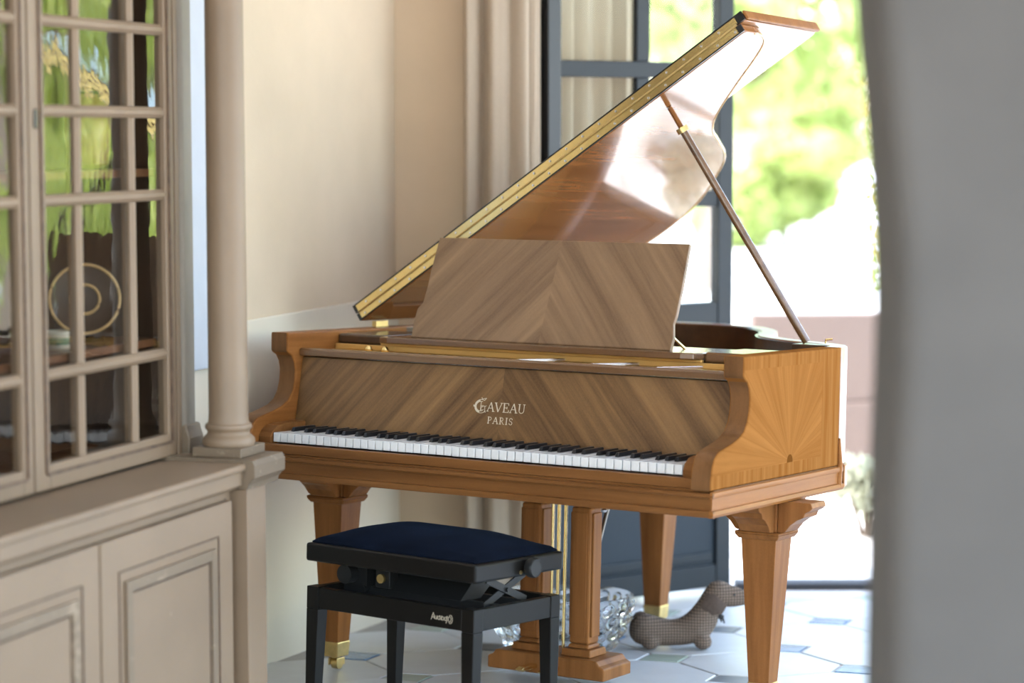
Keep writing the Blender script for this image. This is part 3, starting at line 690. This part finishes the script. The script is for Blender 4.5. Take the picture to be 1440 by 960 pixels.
# prop stick
top = LP(1.10, .655, -.002); bot = Vector((1.170, .822, .262)); t = (top - bot)
stick = part('prop_stick', MB().tube([bot, bot + t * .03, bot + t * .90], [.011, .0115, .0105], 14), 'rail', piano, smooth=True)
o = MB().tube([bot + t * .905, top], [.0075, .007], 12).obj('stick_tip', 'leg', stick, smooth=True); o.location = (0, 0, 0)
o = MB().tube([bot + t * .895, bot + t * .915], .0165, 16).obj('stick_collar', 'brass_dull', stick, smooth=True); o.location = (0, 0, 0)
part('prop_block', MB().box(1.14, 1.27, .79, .86, .225, .2575), 'inner', piano, bevel=.003)
part('maker_plate', MB().box(1.085, 1.135, .925, .929, .232, .256), 'gold', piano)
part('corner_hook', MB().tube([(1.235, .80, .262), (1.235, .80, .272), (1.25, .81, .274)], .003, 8), 'brass', piano)

# ------------------------------------------------------------------ piano bench
BM = rotZX(-.645, -.046, (-.087, 5.548, .46)); BL, BW = .539, .359
floor_z = lambda x, y: -((BM @ Vector((x, y, 0))).z) / math.cos(.046)
bench = thing('piano_bench', BM, Vector((-BL / 2, BW / 2, -.45)), 'black adjustable piano bench with dark velvet seat in front of the keyboard', 'bench')
part('seat_frame', MB().box(-BL, 0, 0, BW, -.046, 0), 'bench', bench, bevel=.007, seg=3)
cm = MB(); nx, ny = 40, 28; x0, x1, y0, y1 = -BL + .012, -.012, .012, BW - .012; g_ = []
for i in range(nx + 1):
    col = []
    for j in range(ny + 1):
        x = x0 + (x1 - x0) * i / nx; y = y0 + (y1 - y0) * j / ny
        ex = min(x - x0, x1 - x); ey = min(y - y0, y1 - y)
        sm = lambda e, w: (lambda q: q * (2 - q))(min(1, e / w))
        h = .004 + .008 * min(1, min(ex, ey) / .012) + .036 * sm(ex, .16) * sm(ey, .13)
        col.append(cm.b.verts.new((x, y, h)))
    g_.append(col)
for i in range(nx):
    for j in range(ny): cm.b.faces.new((g_[i][j], g_[i + 1][j], g_[i + 1][j + 1], g_[i][j + 1]))
rim_v = [g_[i][0] for i in range(nx + 1)] + [g_[nx][j] for j in range(1, ny + 1)] + [g_[i][ny] for i in range(nx - 1, -1, -1)] + [g_[0][j] for j in range(ny - 1, 0, -1)]
low = [cm.b.verts.new((v.co.x, v.co.y, .0005)) for v in rim_v]
for i in range(len(rim_v)): cm.b.faces.new((rim_v[i], low[i], low[(i + 1) % len(low)], rim_v[(i + 1) % len(low)]))
part('cushion', cm, 'velvet', bench, smooth=True)
for (cx, cy) in ((-BL + .023, .023), (-.023, .023), (-.023, BW - .023), (-BL + .023, BW - .023)):
    sx = 1 if cx < -.2 else -1; sy = 1 if cy < .1 else -1
    zf = floor_z(cx, cy) + .002
    part('leg', MB().frustum((cx, cy), .038, .038, -.109, (cx, cy), .038, .038, -.165).frustum((cx, cy), .038, .038, -.165, (cx - sx * .004, cy - sy * .004), .028, .028, zf), 'bench', bench, bevel=.002)
part('front_apron', MB().box(-BL + .0425, -.0425, .006, .026, -.163, -.1105), 'bench', bench, bevel=.002)
part('back_apron', MB().box(-BL + .0425, -.0425, BW - .026, BW - .006, -.163, -.1105), 'bench', bench, bevel=.002)
for x in (-BL + .006, -.026): part('side_apron', MB().box(x, x + .02, .0425, BW - .0425, -.163, -.1105), 'bench', bench, bevel=.002)
part('cross_tray', MB().box(-BL + .0265, -.0265, .12, .135, -.150, -.1105).box(-BL + .0265, -.0265, BW - .135, BW - .12, -.150, -.1105), 'steelblack', bench)
for x in (-.050, -.43):
    for k, (ya, yb) in enumerate(((.10, .26), (.26, .10))):
        xx = x + .006 * k; dz = Vector((0, yb - ya, .062)).normalized(); 
        n2 = Vector((0, -dz.z, dz.y)) * .009
        a, b = Vector((0, ya, -.114)), Vector((0, yb, -.050))
        part('scissor_arm', MB().prism([((a + n2).y, (a + n2).z), ((a - n2).y, (a - n2).z), ((b - n2).y, (b - n2).z), ((b + n2).y, (b + n2).z)], 'x', xx, xx + .004), 'steelblack', bench)
    part('pivot_bolt', MB().tube([(x - .004, .18, -.082), (x + .016, .18, -.082)], .006, 10), 'steelblack', bench, smooth=True)
part('lift_plate', MB().prism([(.10, -.112), (.10, -.11), (.17, -.0475), (.26, -.0475), (.26, -.05), (.18, -.112)], 'x', -.40, -.12), 'steelblack', bench)
part('lift_screw', MB().tube([(-.46, .18, -.080), (.002, .18, -.035)], .005), 'brass_dull', bench, smooth=True)
part('lift_nut', MB().lathe([(.006, 0), (.0115, 0), (.0115, .008), (.006, .008)], 18, Matrix.Translation((-.365, .094, -.082)) @ Matrix.Rotation(PI / 2, 4, 'X')), 'brass_dull', bench)
part('nut_block', MB().box(-.388, -.342, .0955, .13, -.106, -.058), 'steelblack', bench, bevel=.002)
part('motor_block', MB().tube([(-.47, .07, -.08), (-.47, .16, -.08)], .024, 18).box(-.50, -.42, .10, .22, -.108, -.056), 'steelblack', bench, smooth=True)
part('height_knob', MB().lathe([(.010, 0), (.010, .006), (.0215, .007), (.0245, .012), (.0245, .026), (.022, .0295), (.0205, .0295), (.020, .0285)], 32, Matrix.Translation((.0005, .205, -.024)) @ Matrix.Rotation(PI / 2, 4, 'Y')), 'steelblack', bench, smooth=True)
# the maker's script on the front apron: Audibax with sound waves
lg = MB(); h = .016
GB = {'A': ([[(0, -.1), (.42, 1.0), (.62, .1)], [(.12, .32), (.6, .32)]], .70), 'u': ([[(0, .6), (0, .2), (.1, .05), (.3, .1), (.38, .6)], [(.38, .6), (.38, .05)]], .50),
      'd': ([arc(.2, .3, .2, .26, 20, 340, 10), [(.4, .7), (.4, .05)]], .52), 'i': ([[(.05, .6), (.05, .05)]], .17), 'b': ([arc(.22, .3, .2, .26, 160, -160, 10), [(.02, .7), (.02, .05)]], .50),
      'a': ([arc(.2, .3, .2, .26, 20, 340, 10), [(.4, .6), (.4, .05)]], .52), 'x': ([[(-.05, .75), (.5, -.35)], [(-.25, -.35), (.5, .95)]], .62)}
x = -.135
for ch in 'Audibax':
    ln, wd = GB[ch]
    strokes(lg, [[(x + a * h, -.144 + b * h) for a, b in l] for l in ln], lambda a, b_, hh: Vector((a, .0055 - hh, b_)), .0011, .0005); x += (wd + .03) * h
for r in (.35, .62): strokes(lg, [[(x + a * h, -.144 + b * h) for a, b in arc(-.28, .32, r, r * 1.15, -62, 62, 8)]], lambda a, b_, hh: Vector((a, .0055 - hh, b_)), .0012, .0005)
part('maker_script', lg, 'letter', bench)

# ------------------------------------------------------------------ cabinet (local frame: x into the room, y along the wall, z up)
cab = thing('china_cabinet', CABM, Vector((-.22, -.55, 0)), 'taupe painted china cabinet with glazed doors and a column against the left wall', 'cabinet')
S0, S1 = -1.26, .19
part('base_body', MB().box(-.505, -.042, S0, .045, .0, .668), 'paint', cab, bevel=.002)
part('counter', MB().prism([(-.455, .7155), (-.004, .7155), (0, .719), (.001, .725), (-.002, .731), (-.006, .733), (-.455, .733)], 'y', S0, .04), 'paint', cab, bevel=.001)
part('counter_fascia', MB().prism([(-.042, .682), (-.013, .682), (-.009, .6845), (-.008, .715), (-.042, .715)], 'y', S0, .04), 'paint', cab, bevel=.001)
part('counter_moulding', MB().prism([(-.042, .669), (-.034, .669), (-.030, .673), (-.020, .6775), (-.017, .6815), (-.042, .6815)], 'y', S0, .04), 'paint', cab, bevel=.001)
part('corner_post', MB().box(-.455, .0, .046, .145, .0, .672), 'paint', cab, bevel=.002)
part('post_cornice', MB().prism([(-.455, .673), (.003, .673), (.006, .684), (.014, .694), (.022, .700), (.022, .728), (.016, .740), (-.455, .740)], 'y', .041, .205), 'paint_plinth', cab, bevel=.001)
# lower doors
def lower_door(a, b):
    d = part('door', MB().box(-.0415, -.022, a, b, .02, .652), 'paint', cab, bevel=.0015)
    def sub(nm, mb, mat, **kw):
        o = mb.obj(nm, mat, d, **kw); o.location = (0, 0, 0); return o
    for ins, w_, x0, x1, mat, nm in ((.070, .004, -.0218, -.019, 'paint_line', 'bead'), (.094, .024, -.0218, -.0135, 'paint_band', 'moulding'), (.121, .003, -.0218, -.018, 'paint_line', 'inner_bead')):
        y0, y1, z1 = a + ins, b - ins, .652 - ins; mb = MB()
        mb.box(x0, x1, y0, y0 + w_, .02 + ins, z1).box(x0, x1, y1 - w_, y1, .02 + ins, z1).box(x0, x1, y0 + w_, y1 - w_, z1 - w_, z1).box(x0, x1, y0 + w_, y1 - w_, .02 + ins, .02 + ins + w_)
        sub(nm, mb, mat, bevel=.001)
    sub('panel', MB().box(-.0218, -.0195, a + .125, b - .125, .146, .527), 'paint')
    return d
lower_door(-.592, .012); lower_door(-1.20, -.600)
part('door_gap_strip', MB().box(-.0418, -.0405, .0125, .0205, .02, .655), 'paint_line', cab)
# upper body
ZU = 2.42
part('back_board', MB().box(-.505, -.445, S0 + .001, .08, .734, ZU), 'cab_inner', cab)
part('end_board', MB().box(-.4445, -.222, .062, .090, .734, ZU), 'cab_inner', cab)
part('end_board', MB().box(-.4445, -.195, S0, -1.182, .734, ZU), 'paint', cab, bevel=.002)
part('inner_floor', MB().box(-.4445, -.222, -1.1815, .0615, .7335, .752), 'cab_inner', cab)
part('cabinet_top', MB().box(-.46, -.15, S0, .21, ZU, ZU + .09), 'paint', cab, bevel=.01)
for z in (1.012, 1.400): part('shelf', MB().box(-.4445, -.232, -1.1815, .0615, z - .018, z), 'cab_shelf', cab, bevel=.002)
part('face_stile', MB().box(-.230, -.195, .091, .110, .7335, ZU), 'paint', cab, bevel=.002)
part('face_groove', MB().box(-.226, -.202, .0895, .0905, .7335, ZU), 'paint_line', cab)
part('pilaster', MB().box(-.29, -.188, .1105, .172, .735, ZU), 'pilaster', cab, bevel=.012, seg=3)
part('pilaster_base', MB().prism([(-.295, .735), (-.178, .735), (-.176, .775), (-.182, .792), (-.184, .802), (-.188, .806), (-.295, .806)], 'y', .1115, .183), 'paint_plinth', cab, bevel=.004)
# column
CX, CY = -.085, .128
part('column_plinth', MB().box(CX - .062, CX + .062, CY - .064, CY + .064, .7405, .762), 'paint_plinth', cab, bevel=.002)
cprof = [(.059, .7625), (.061, .769), (.060, .778), (.054, .785), (.050, .788), (.0485, .793), (.050, .798), (.053, .800), (.0545, .805), (.053, .811), (.048, .814), (.0465, .820), (.0455, .84), (.0452, 1.2), (.0440, 1.8), (.0425, 2.30), (.048, 2.31), (.048, 2.33), (.056, 2.36), (.06, 2.418)]
part('column', MB().lathe(cprof, 48, Matrix.Translation((CX, CY, 0))), 'paint', cab, smooth=True)
# glazed doors
def glass_door(a, b, cols, nm, label=None):
    """cols: list of glazing bar centres along y between the stiles."""
    x0, x1 = -.224, -.196
    ST = .060
    z0, z1 = .740, 2.40
    d = part('glass_door', MB().box(x0, x1, a, a + ST, z0, z1).box(x0, x1, b - .040, b, z0, z1).box(x0, x1, a + ST, b - .040, z0, .792).box(x0, x1, a + ST, b - .040, 2.34, z1), 'paint', cab, bevel=.003)
    def sub(nm, mb, mat, **kw):
        o = mb.obj(nm, mat, d, **kw); o.location = (0, 0, 0); return o
    ya, yb = a + ST, b - .040; zz = [.792, .978, 1.341, 1.527, 1.713, 1.90, 2.09, 2.34]
    sub('inner_bead', MB().box(x1 + .0003, x1 + .005, ya - .022, ya - .016, .775, 2.36).box(x1 + .0003, x1 + .005, yb + .010, yb + .016, .775, 2.36).box(x1 + .0003, x1 + .005, ya - .0155, yb + .0095, .770, .776), 'paint_line')
    HB = .0125
    for z in zz[1:-1]:
        sub('glazing_bar', MB().prism([(x0, z - HB), (x1 - .008, z - HB), (x1 - .001, z - .004), (x1 - .001, z + .004), (x1 - .008, z + HB), (x0, z + HB)], 'y', ya, yb), 'paint')
    ys = [ya] + cols + [yb]
    for i, y in enumerate(cols):
        for k in range(len(zz) - 1):
            za = zz[k] + (HB if k else 0); zb = zz[k + 1] - (HB if k < len(zz) - 2 else 0)
            sub('glazing_bar', MB().prism([(x0, y - HB), (x1 - .008, y - HB), (x1 - .001, y - .004), (x1 - .001, y + .004), (x1 - .008, y + HB), (x0, y + HB)], 'z', za + .0005, zb - .0005), 'paint')
    for i in range(len(ys) - 1):
        for k in range(len(zz) - 1):
            y0 = ys[i] + (HB if i else 0) + .0005; y1 = ys[i + 1] - (HB if i < len(ys) - 2 else 0) - .0005
            za = zz[k] + (HB if k else 0) + .0005; zb = zz[k + 1] - (HB if k < len(zz) - 2 else 0) - .0005
            tx, tz = random.uniform(-.007, .007), random.uniform(-.007, .007)
            pm = Matrix.Translation((-.210, (y0 + y1) / 2, (za + zb) / 2)) @ Euler((0, tx, tz)).to_matrix().to_4x4()
            hw, hh = (y1 - y0) / 2, (zb - za) / 2
            q = MB(); q.box(-.0015, .0015, -hw, hw, -hh, hh, pm); sub('pane', q, 'old_pane')
    return d
gd = glass_door(-.545, .086, [-.338, -.100], 'right'); glass_door(-1.18, -.552, [-.97, -.745], 'left')
part('escutcheon', MB().box(-.1958, -.192, -.530, -.518, 1.49, 1.53), 'black_edge', cab, bevel=.002)

# things inside the cabinet
def at_cab(name, n, s, z, label, cat, group=None):
    return thing(name, CABM, Vector((n, s, z)), label, cat, group)
t = at_cab('display_plate', -.335, -.085, 1.0123, 'large dark round plate with pale rings standing on a cabinet shelf', 'plate')
T2 = Matrix.Translation((-.335, -.085, 1.108)) @ Matrix.Rotation(math.radians(-62), 4, 'Z') @ Matrix.Rotation(math.radians(80), 4, 'Y')
part('plate_disc', MB().lathe([(.0, -.006), (.05, -.006), (.084, .006), (.084, .009), (.05, -.001), (.0, -.001)], 40, T2), 'dark_plate', t, smooth=True)
def ring(R, r, z): return [Vector(T2 @ Vector((R * math.cos(a), R * math.sin(a), z))) for a in [2 * PI * i / 48 for i in range(49)]]
part('rim_ring', MB().tube(ring(.078, 0, .0075), .0034, 8), 'straw', t, smooth=True)
part('inner_ring', MB().tube(ring(.033, 0, .001), .0034, 8), 'straw', t, smooth=True)
part('plate_stand', MB().box(-.365, -.305, -.115, -.055, 1.0123, 1.0225).box(-.357, -.343, -.05, -.036, 1.0228, 1.09), 'black_edge', t)
t = at_cab('ceramic_pot', -.300, -.268, 1.0123, 'small cream pot with a green band on the cabinet shelf', 'pot')
T3 = Matrix.Translation((-.300, -.268, 0))
part('pot_body', MB().lathe([(.026, 1.0125), (.030, 1.02), (.032, 1.045), (.034, 1.047), (.034, 1.052), (.028, 1.052), (.027, 1.02), (0, 1.018)], 28, T3, cap=False), 'china', t, smooth=True)
part('green_band', MB().lathe([(.0318, 1.024), (.0327, 1.026), (.0331, 1.036), (.0325, 1.038)], 28, T3, cap=False), 'china_green', t, smooth=True)
for k in range(5):
    zz = 1.0123 + k * .0145
    sc2 = MB().lathe([(.018, zz), (.022, zz + .002), (.036 - .003 * k, zz + .010), (.035 - .003 * k, zz + .0108), (.021, zz + .004), (0, zz + .0035)], 24, CABM @ Matrix.Translation((-.385, -.262, 0)), cap=False).obj('saucer', 'china', None, smooth=True)
    tag(sc2, 'cream saucer %s in the little stack beside the green-banded pot' % ('lowest', 'second from the bottom', 'in the middle', 'second from the top', 'topmost')[k], 'saucer', 'saucers stacked on the cabinet shelf')
t = at_cab('amber_jar', -.36, -.015, 1.4003, 'rounded amber brown lidded jar on the upper cabinet shelf', 'jar')
T4 = Matrix.Translation((-.36, -.015, 1.4005))
part('jar_body', MB().lathe([(.034, 0), (.046, .010), (.050, .05), (.054, .10), (.054, .12), (.046, .145), (.030, .158), (.024, .162), (.024, .168)], 32, T4), 'orange', t, smooth=True)
part('jar_lid', MB().lathe([(.027, .1685), (.026, .174), (.010, .178), (.011, .186), (0, .189)], 24, T4, cap=False), 'dark_plate', t, smooth=True)

# ------------------------------------------------------------------ glass bowl under the piano
BC = Matrix.Translation((.140, 6.74, floor_at(6.74) + .001)) @ Matrix.Rotation(-SLOPE, 4, 'X') @ Matrix.Scale(1.015, 4)
bowl = thing('glass_bowl', BC, Vector((0, 0, 0)), 'large clear glass bowl covered in round bubbles under the piano', 'bowl')
prof = [(0, .002), (.085, .0015), (.120, .012), (.160, .050), (.188, .100), (.202, .150), (.208, .178), (.204, .180), (.196, .150), (.180, .102), (.152, .056), (.112, .022), (.07, .012), (0, .012)]
rows_ = [(.036, 18, .0), (.074, 20, .5), (.112, 21, .0), (.149, 22, .5)]
outer = [(.0, .002), (.06, .0015), (.085, .0015)] + catmull([(.100, .004), (.128, .016), (.160, .050), (.185, .098), (.199, .146), (.206, .180)], 12)
inner = [(.199, .181), (.189, .148), (.173, .102), (.146, .058), (.108, .026), (.06, .014), (.0, .013)]
NS = 252; bm_ = MB(); rings = []
for (r0, z0) in outer + inner:
    out_ = (r0, z0) in outer; ring_ = []
    for k in range(NS):
        th = 2 * PI * k / NS; r1 = r0
        if out_ and z0 > .012:
            for (zc, nb, ph) in rows_:
                u = (th / (2 * PI) * nb + ph) % 1 - .5; du = u * 2 * PI * r0 / nb; dz = (z0 - zc) * 1.12; q = (du * du + dz * dz) / .0205 ** 2
                if q < 1: r1 = max(r1, r0 + .0135 * math.sqrt(1 - q))
        ring_.append(bm_.b.verts.new((r1 * math.cos(th), r1 * math.sin(th), z0 if r0 else z0)))
    rings.append(ring_)
for a_, b_ in zip(rings[:-1], rings[1:]):
    for k in range(NS): bm_.b.faces.new((a_[k], a_[(k + 1) % NS], b_[(k + 1) % NS], b_[k]))
bmesh.ops.remove_doubles(bm_.b, verts=bm_.b.verts, dist=1e-6)
part('bowl_body', bm_, 'crystal', bowl, smooth=True)

# ------------------------------------------------------------------ toy dachshund
DM = Matrix.Translation((.475, 6.89, floor_at(6.89))); px = .002067
dog = thing('toy_dachshund', DM, Vector((0, 0, 0)), 'brown checked fabric dachshund toy sitting on the tiles by the back leg', 'toy')
def DP(x, y): return ((x - 950) * px, (921 - y) * px)
d = MB()
chain = [(909, 893, 24), (925, 896, 22), (945, 898, 19.5), (965, 896, 20.5), (983, 889, 24), (993, 876, 22), (999, 862, 18), (1006, 850, 18), (1014, 842, 20), (1024, 844, 17.5), (1034, 846, 15.5), (1044, 847, 13), (1054, 848, 9.5)]
for (a, b) in zip(chain[:-1], chain[1:]):
    for k in range(3):
        f = k / 3; x, z = DP(a[0] + (b[0] - a[0]) * f, a[1] + (b[1] - a[1]) * f); r = (a[2] + (b[2] - a[2]) * f) * px
        d.ball((x, 0, z), r, 2, (1, .95, 1))
for (x, y, r) in ((916, 908, 13), (991, 908, 13)):
    for sy in (-1, 1):
        a, z = DP(x, y); d.ball((a, sy * .030, z), r * px, 2, (1.05, .9, .95))
body = part('body', d, 'check', dog, smooth=True)
rm = body.modifiers.new('remesh', 'REMESH'); rm.mode = 'VOXEL'; rm.voxel_size = .0045; rm.use_smooth_shade = True
smo = body.modifiers.new('smooth', 'SMOOTH'); smo.iterations = 8
for sy in (-1, 1):
    e = MB(); pts = [DP(*q) for q in [(1009, 828), (1016, 832), (1022, 846), (1024, 858), (1018, 868), (1004, 870), (990, 864), (987, 856), (995, 842)]]
    n = len(pts); f = [(a, sy * (.030 + .016 * (.13 - b) / .13 * 1.6), b) for a, b in pts]; c = (sum(p[0] for p in f) / n, sy * .053, sum(p[2] for p in f) / n)
    inn = [(a, y - sy * .007, b) for a, y, b in f]
    e._add([Vector(p) for p in f] + [Vector(p) for p in inn] + [Vector(c)], [(i, (i + 1) % n, 2 * n) for i in range(n)] + [(i, n + i, n + (i + 1) % n, (i + 1) % n) for i in range(n)] + [tuple(range(2 * n - 1, n - 1, -1))])
    part('ear', e, 'check_dark', dog, smooth=True)
    ex, ez = DP(1035, 841); part('eye', MB().ball((ex, sy * .0265, ez), .0042, 2), 'black_edge', dog, smooth=True)
tx = [DP(*q) for q in [(909, 873), (902, 870), (897, 871), (892, 876)]]
part('tail', MB().tube([(a, 0, b) for a, b in tx], [.009, .007, .005, .003]), 'check_dark', dog, smooth=True)
nx_, nz_ = DP(1062, 847); part('nose', MB().ball((nx_, 0, nz_), .009, 2), 'charcoal', dog, smooth=True)
bx_, bz_ = DP(1017, 874)
part('bow', MB().ball((bx_, -.012, bz_), .010, 2, (1, .6, .8)).tube([(bx_ + .004, -.014, bz_), (bx_ + .010, -.02, bz_ - .018)], [.004, .002]).tube([(bx_ - .002, -.010, bz_), (bx_ + .002, -.012, bz_ - .016)], [.004, .002]), 'charcoal', dog, smooth=True)

# ------------------------------------------------------------------ terrace seat and garden
ar = thing('wicker_armchair', Matrix.Translation((1.43, 10.95, -.122)) @ Matrix.Rotation(math.radians(4), 4, 'Z'), Vector((0, 0, 0)), 'pinkish brown wicker armchair seen from behind on the sunny terrace', 'chair')
bk = MB()
def rrect(w, d, r, n=5):
    out = []
    for cx, cy, a0 in ((w / 2 - r, d / 2 - r, 0), (-w / 2 + r, d / 2 - r, 90), (-w / 2 + r, -d / 2 + r, 180), (w / 2 - r, -d / 2 + r, 270)):
        out += [(cx + r * math.cos(math.radians(a0 + 90 * i / n)), cy + r * math.sin(math.radians(a0 + 90 * i / n))) for i in range(n + 1)]
    return out
part('wicker_base', MB().prism(rrect(.76, .74, .10), 'z', .13, .40), 'wicker', ar, bevel=.02)
part('wicker_back', MB().prism([(p[0], p[1] * .16 - .30) for p in rrect(.76, .74, .10)], 'z', .4005, .79), 'wicker', ar, bevel=.03, seg=3)
for sx in (-1, 1): part('wicker_arm', MB().box(sx * .37 - .05, sx * .37 + .05, -.23, .36, .4005, .60), 'wicker', ar, bevel=.03, seg=3)
for sx in (-1, 1):
    for sy in (-1, 1): part('leg', MB().frustum((sx * .33, sy * .32), .05, .05, .1295, (sx * .33, sy * .32), .045, .045, 0), 'wicker', ar)
part('seat_cushion', MB().box(-.31, .31, -.20, .35, .402, .50), 'cushion', ar, bevel=.035, seg=3)
part('back_cushion', MB().box(-.30, .30, -.235, -.12, .505, .78), 'cushion', ar, bevel=.03, seg=3)

rng = np.random.default_rng(5)
def leaves(name, clumps, n, size, mat, parent):
    """n small leaf blades spread through ellipsoid clumps (cx,cy,cz,rx,ry,rz)."""
    cl = np.array(clumps); vol = cl[:, 3] * cl[:, 4] * cl[:, 5]; idx = rng.choice(len(cl), n, p=vol / vol.sum())
    dirs = rng.normal(size=(n, 3)); dirs /= np.linalg.norm(dirs, axis=1)[:, None]; rad = rng.uniform(.55, 1.0, n) ** .6
    P = cl[idx, :3] + dirs * rad[:, None] * cl[idx, 3:6]
    a = rng.normal(size=(n, 3)); a /= np.linalg.norm(a, axis=1)[:, None]; b = np.cross(a, rng.normal(size=(n, 3))); b /= np.linalg.norm(b, axis=1)[:, None]
    sz = size * rng.uniform(.7, 1.4, n)[:, None]
    V = np.stack([P - a * sz, P + b * sz * .45, P + a * sz, P - b * sz * .45], 1).reshape(-1, 3)
    me = bpy.data.meshes.new(name); me.from_pydata(V.tolist(), [], np.arange(4 * n).reshape(-1, 4).tolist()); me.materials.append(M[mat])
    o = bpy.data.objects.new(name, me); C.objects.link(o); o.parent = parent; o['kind'] = 'stuff'; return o
def tree(x, y, h, w, mat, label, seed, n=4200, name='garden_tree', cat='tree', low=.35):
    t = bpy.data.objects.new(name, None); C.objects.link(t); t.location = (x, y, -.14); tag(t, label, cat, 'trees beyond the terrace' if cat == 'tree' else None)
    r = random.Random(seed); cl = []
    for i in range(9): 
        a = r.uniform(0, 2 * PI); q = r.uniform(.1, .6) * w; zz = h * r.uniform(low, .88)
        cl.append((q * math.cos(a), q * math.sin(a), zz, w * r.uniform(.28, .5), w * r.uniform(.28, .5), h * r.uniform(.10, .18)))
    leaves('foliage', cl, n, .15 * (h / 5) ** .5, mat, t)
    tk = MB().tube([(0, 0, 0), (.04 * w, 0, h * .3), (-.03 * w, .05 * w, h * .6), (.02, 0, h * .85)], [.022 * h, .018 * h, .012 * h, .004 * h], 8)
    for i in range(4):
        c = cl[i]; tk.tube([(0, 0, h * .35), (c[0] * .6, c[1] * .6, (c[2] + h * .35) / 2), c[:3]], [.011 * h, .008 * h, .003 * h], 6)
    tk.obj('trunk', 'bark', t, smooth=True)
for k, (x, y, h, w, mt, lb) in enumerate((
    (2.0, 24, 5.5, 2.2, 'leaf_a', 'bright green tree seen through the open doorway'),
    (5.4, 27.5, 6.5, 2.6, 'leaf_b', 'pale green tree behind the doorway, further off than the bright one'),
    (-2.2, 26, 6.0, 2.3, 'leaf_b', 'pale green tree seen through the glazed door near the curtain'),
    (8.0, 21, 6.0, 2.6, 'leaf_a', 'broad bright green tree hidden past the grey wall'),
    (17.0, 22.5, 6.5, 3.0, 'leaf_a', 'tall green tree mirrored in the upper cabinet panes'),
    (19.0, 12, 6.0, 3.0, 'leaf_b', 'pale tree standing out beside the house'),
    (11.5, 26.5, 7.0, 3.0, 'leaf_b', 'tall pale tree at the far end of the garden'))):
    tree(x, y, h, w, mt, lb, k + 3)
for k, (x, y, h, w, lb) in enumerate(((8.6, 14.6, 4.2, 1.7, 'bright green bush mirrored in the middle cabinet panes'), (13.0, 16.6, 4.4, 1.7, 'bright green bush beside the house behind the one mirrored in the panes'), (-4.4, 33.5, 3.6, 1.9, 'round green bush at the back of the garden behind the curtain side'), (-.2, 33, 3.4, 1.9, 'round green bush at the back of the garden seen through the glazed door'),
    (3.9, 34, 3.6, 1.9, 'round green bush at the back of the garden below the bright tree'), (8.0, 33.2, 3.4, 1.9, 'round green bush at the back of the garden beside the grey wall'), (12.2, 34, 3.6, 1.9, 'round green bush at the back of the garden past the grey wall'))):
    tree(x, y, h, w, ('leaf_e' if k < 2 else ('leaf_a', 'leaf_b')[k % 2]), lb, k + 40, 6000, 'garden_bush', 'bush', .12)
def shrub(x, y, h, w, mat, label, seed, n=900, name='garden_shrub'):
    t = bpy.data.objects.new(name, None); C.objects.link(t); t.location = (x, y, -.122); tag(t, label, 'shrub')
    r = random.Random(seed); cl = [(r.uniform(-.5, .5) * w, r.uniform(-.4, .4) * w, h * r.uniform(.35, .75), w * .4, w * .4, h * .25) for i in range(6)]
    leaves('foliage', cl, n, .035, mat, t)
    st = MB()
    for c in cl: st.tube([(c[0] * .2, c[1] * .2, 0), c[:3]], [.012, .005], 6)
    st.obj('stem', 'bark', t)
shrub(1.42, 9.35, .36, .22, 'leaf_d', 'low silvery shrub below the wicker armchair by the doorway', 2, 700)
vn = bpy.data.objects.new('climbing_vine', None); C.objects.link(vn); vn.location = (1.36, 8.86, -.122)
tag(vn, 'yellow and green climbing vine hanging beside the doorway edge', 'vine')
r = random.Random(4)
leaves('foliage', [(r.uniform(-.03, .08), r.uniform(-.1, .1), z, .05, .07, .09) for z in [1.15 + .085 * i for i in range(17)]], 380, .020, 'leaf_c', vn)
leaves('foliage', [(r.uniform(-.03, .08), r.uniform(-.1, .1), z, .055, .07, .09) for z in [1.1 + .1 * i for i in range(15)]], 900, .022, 'leaf_a', vn)
MB().tube([(.12, 0, 0), (.10, .02, .7), (.07, 0, 1.3), (.09, 0, 1.9), (.05, 0, 2.6)], [.02, .018, .014, .01, .006], 8).obj('stem', 'bark', vn, smooth=True)
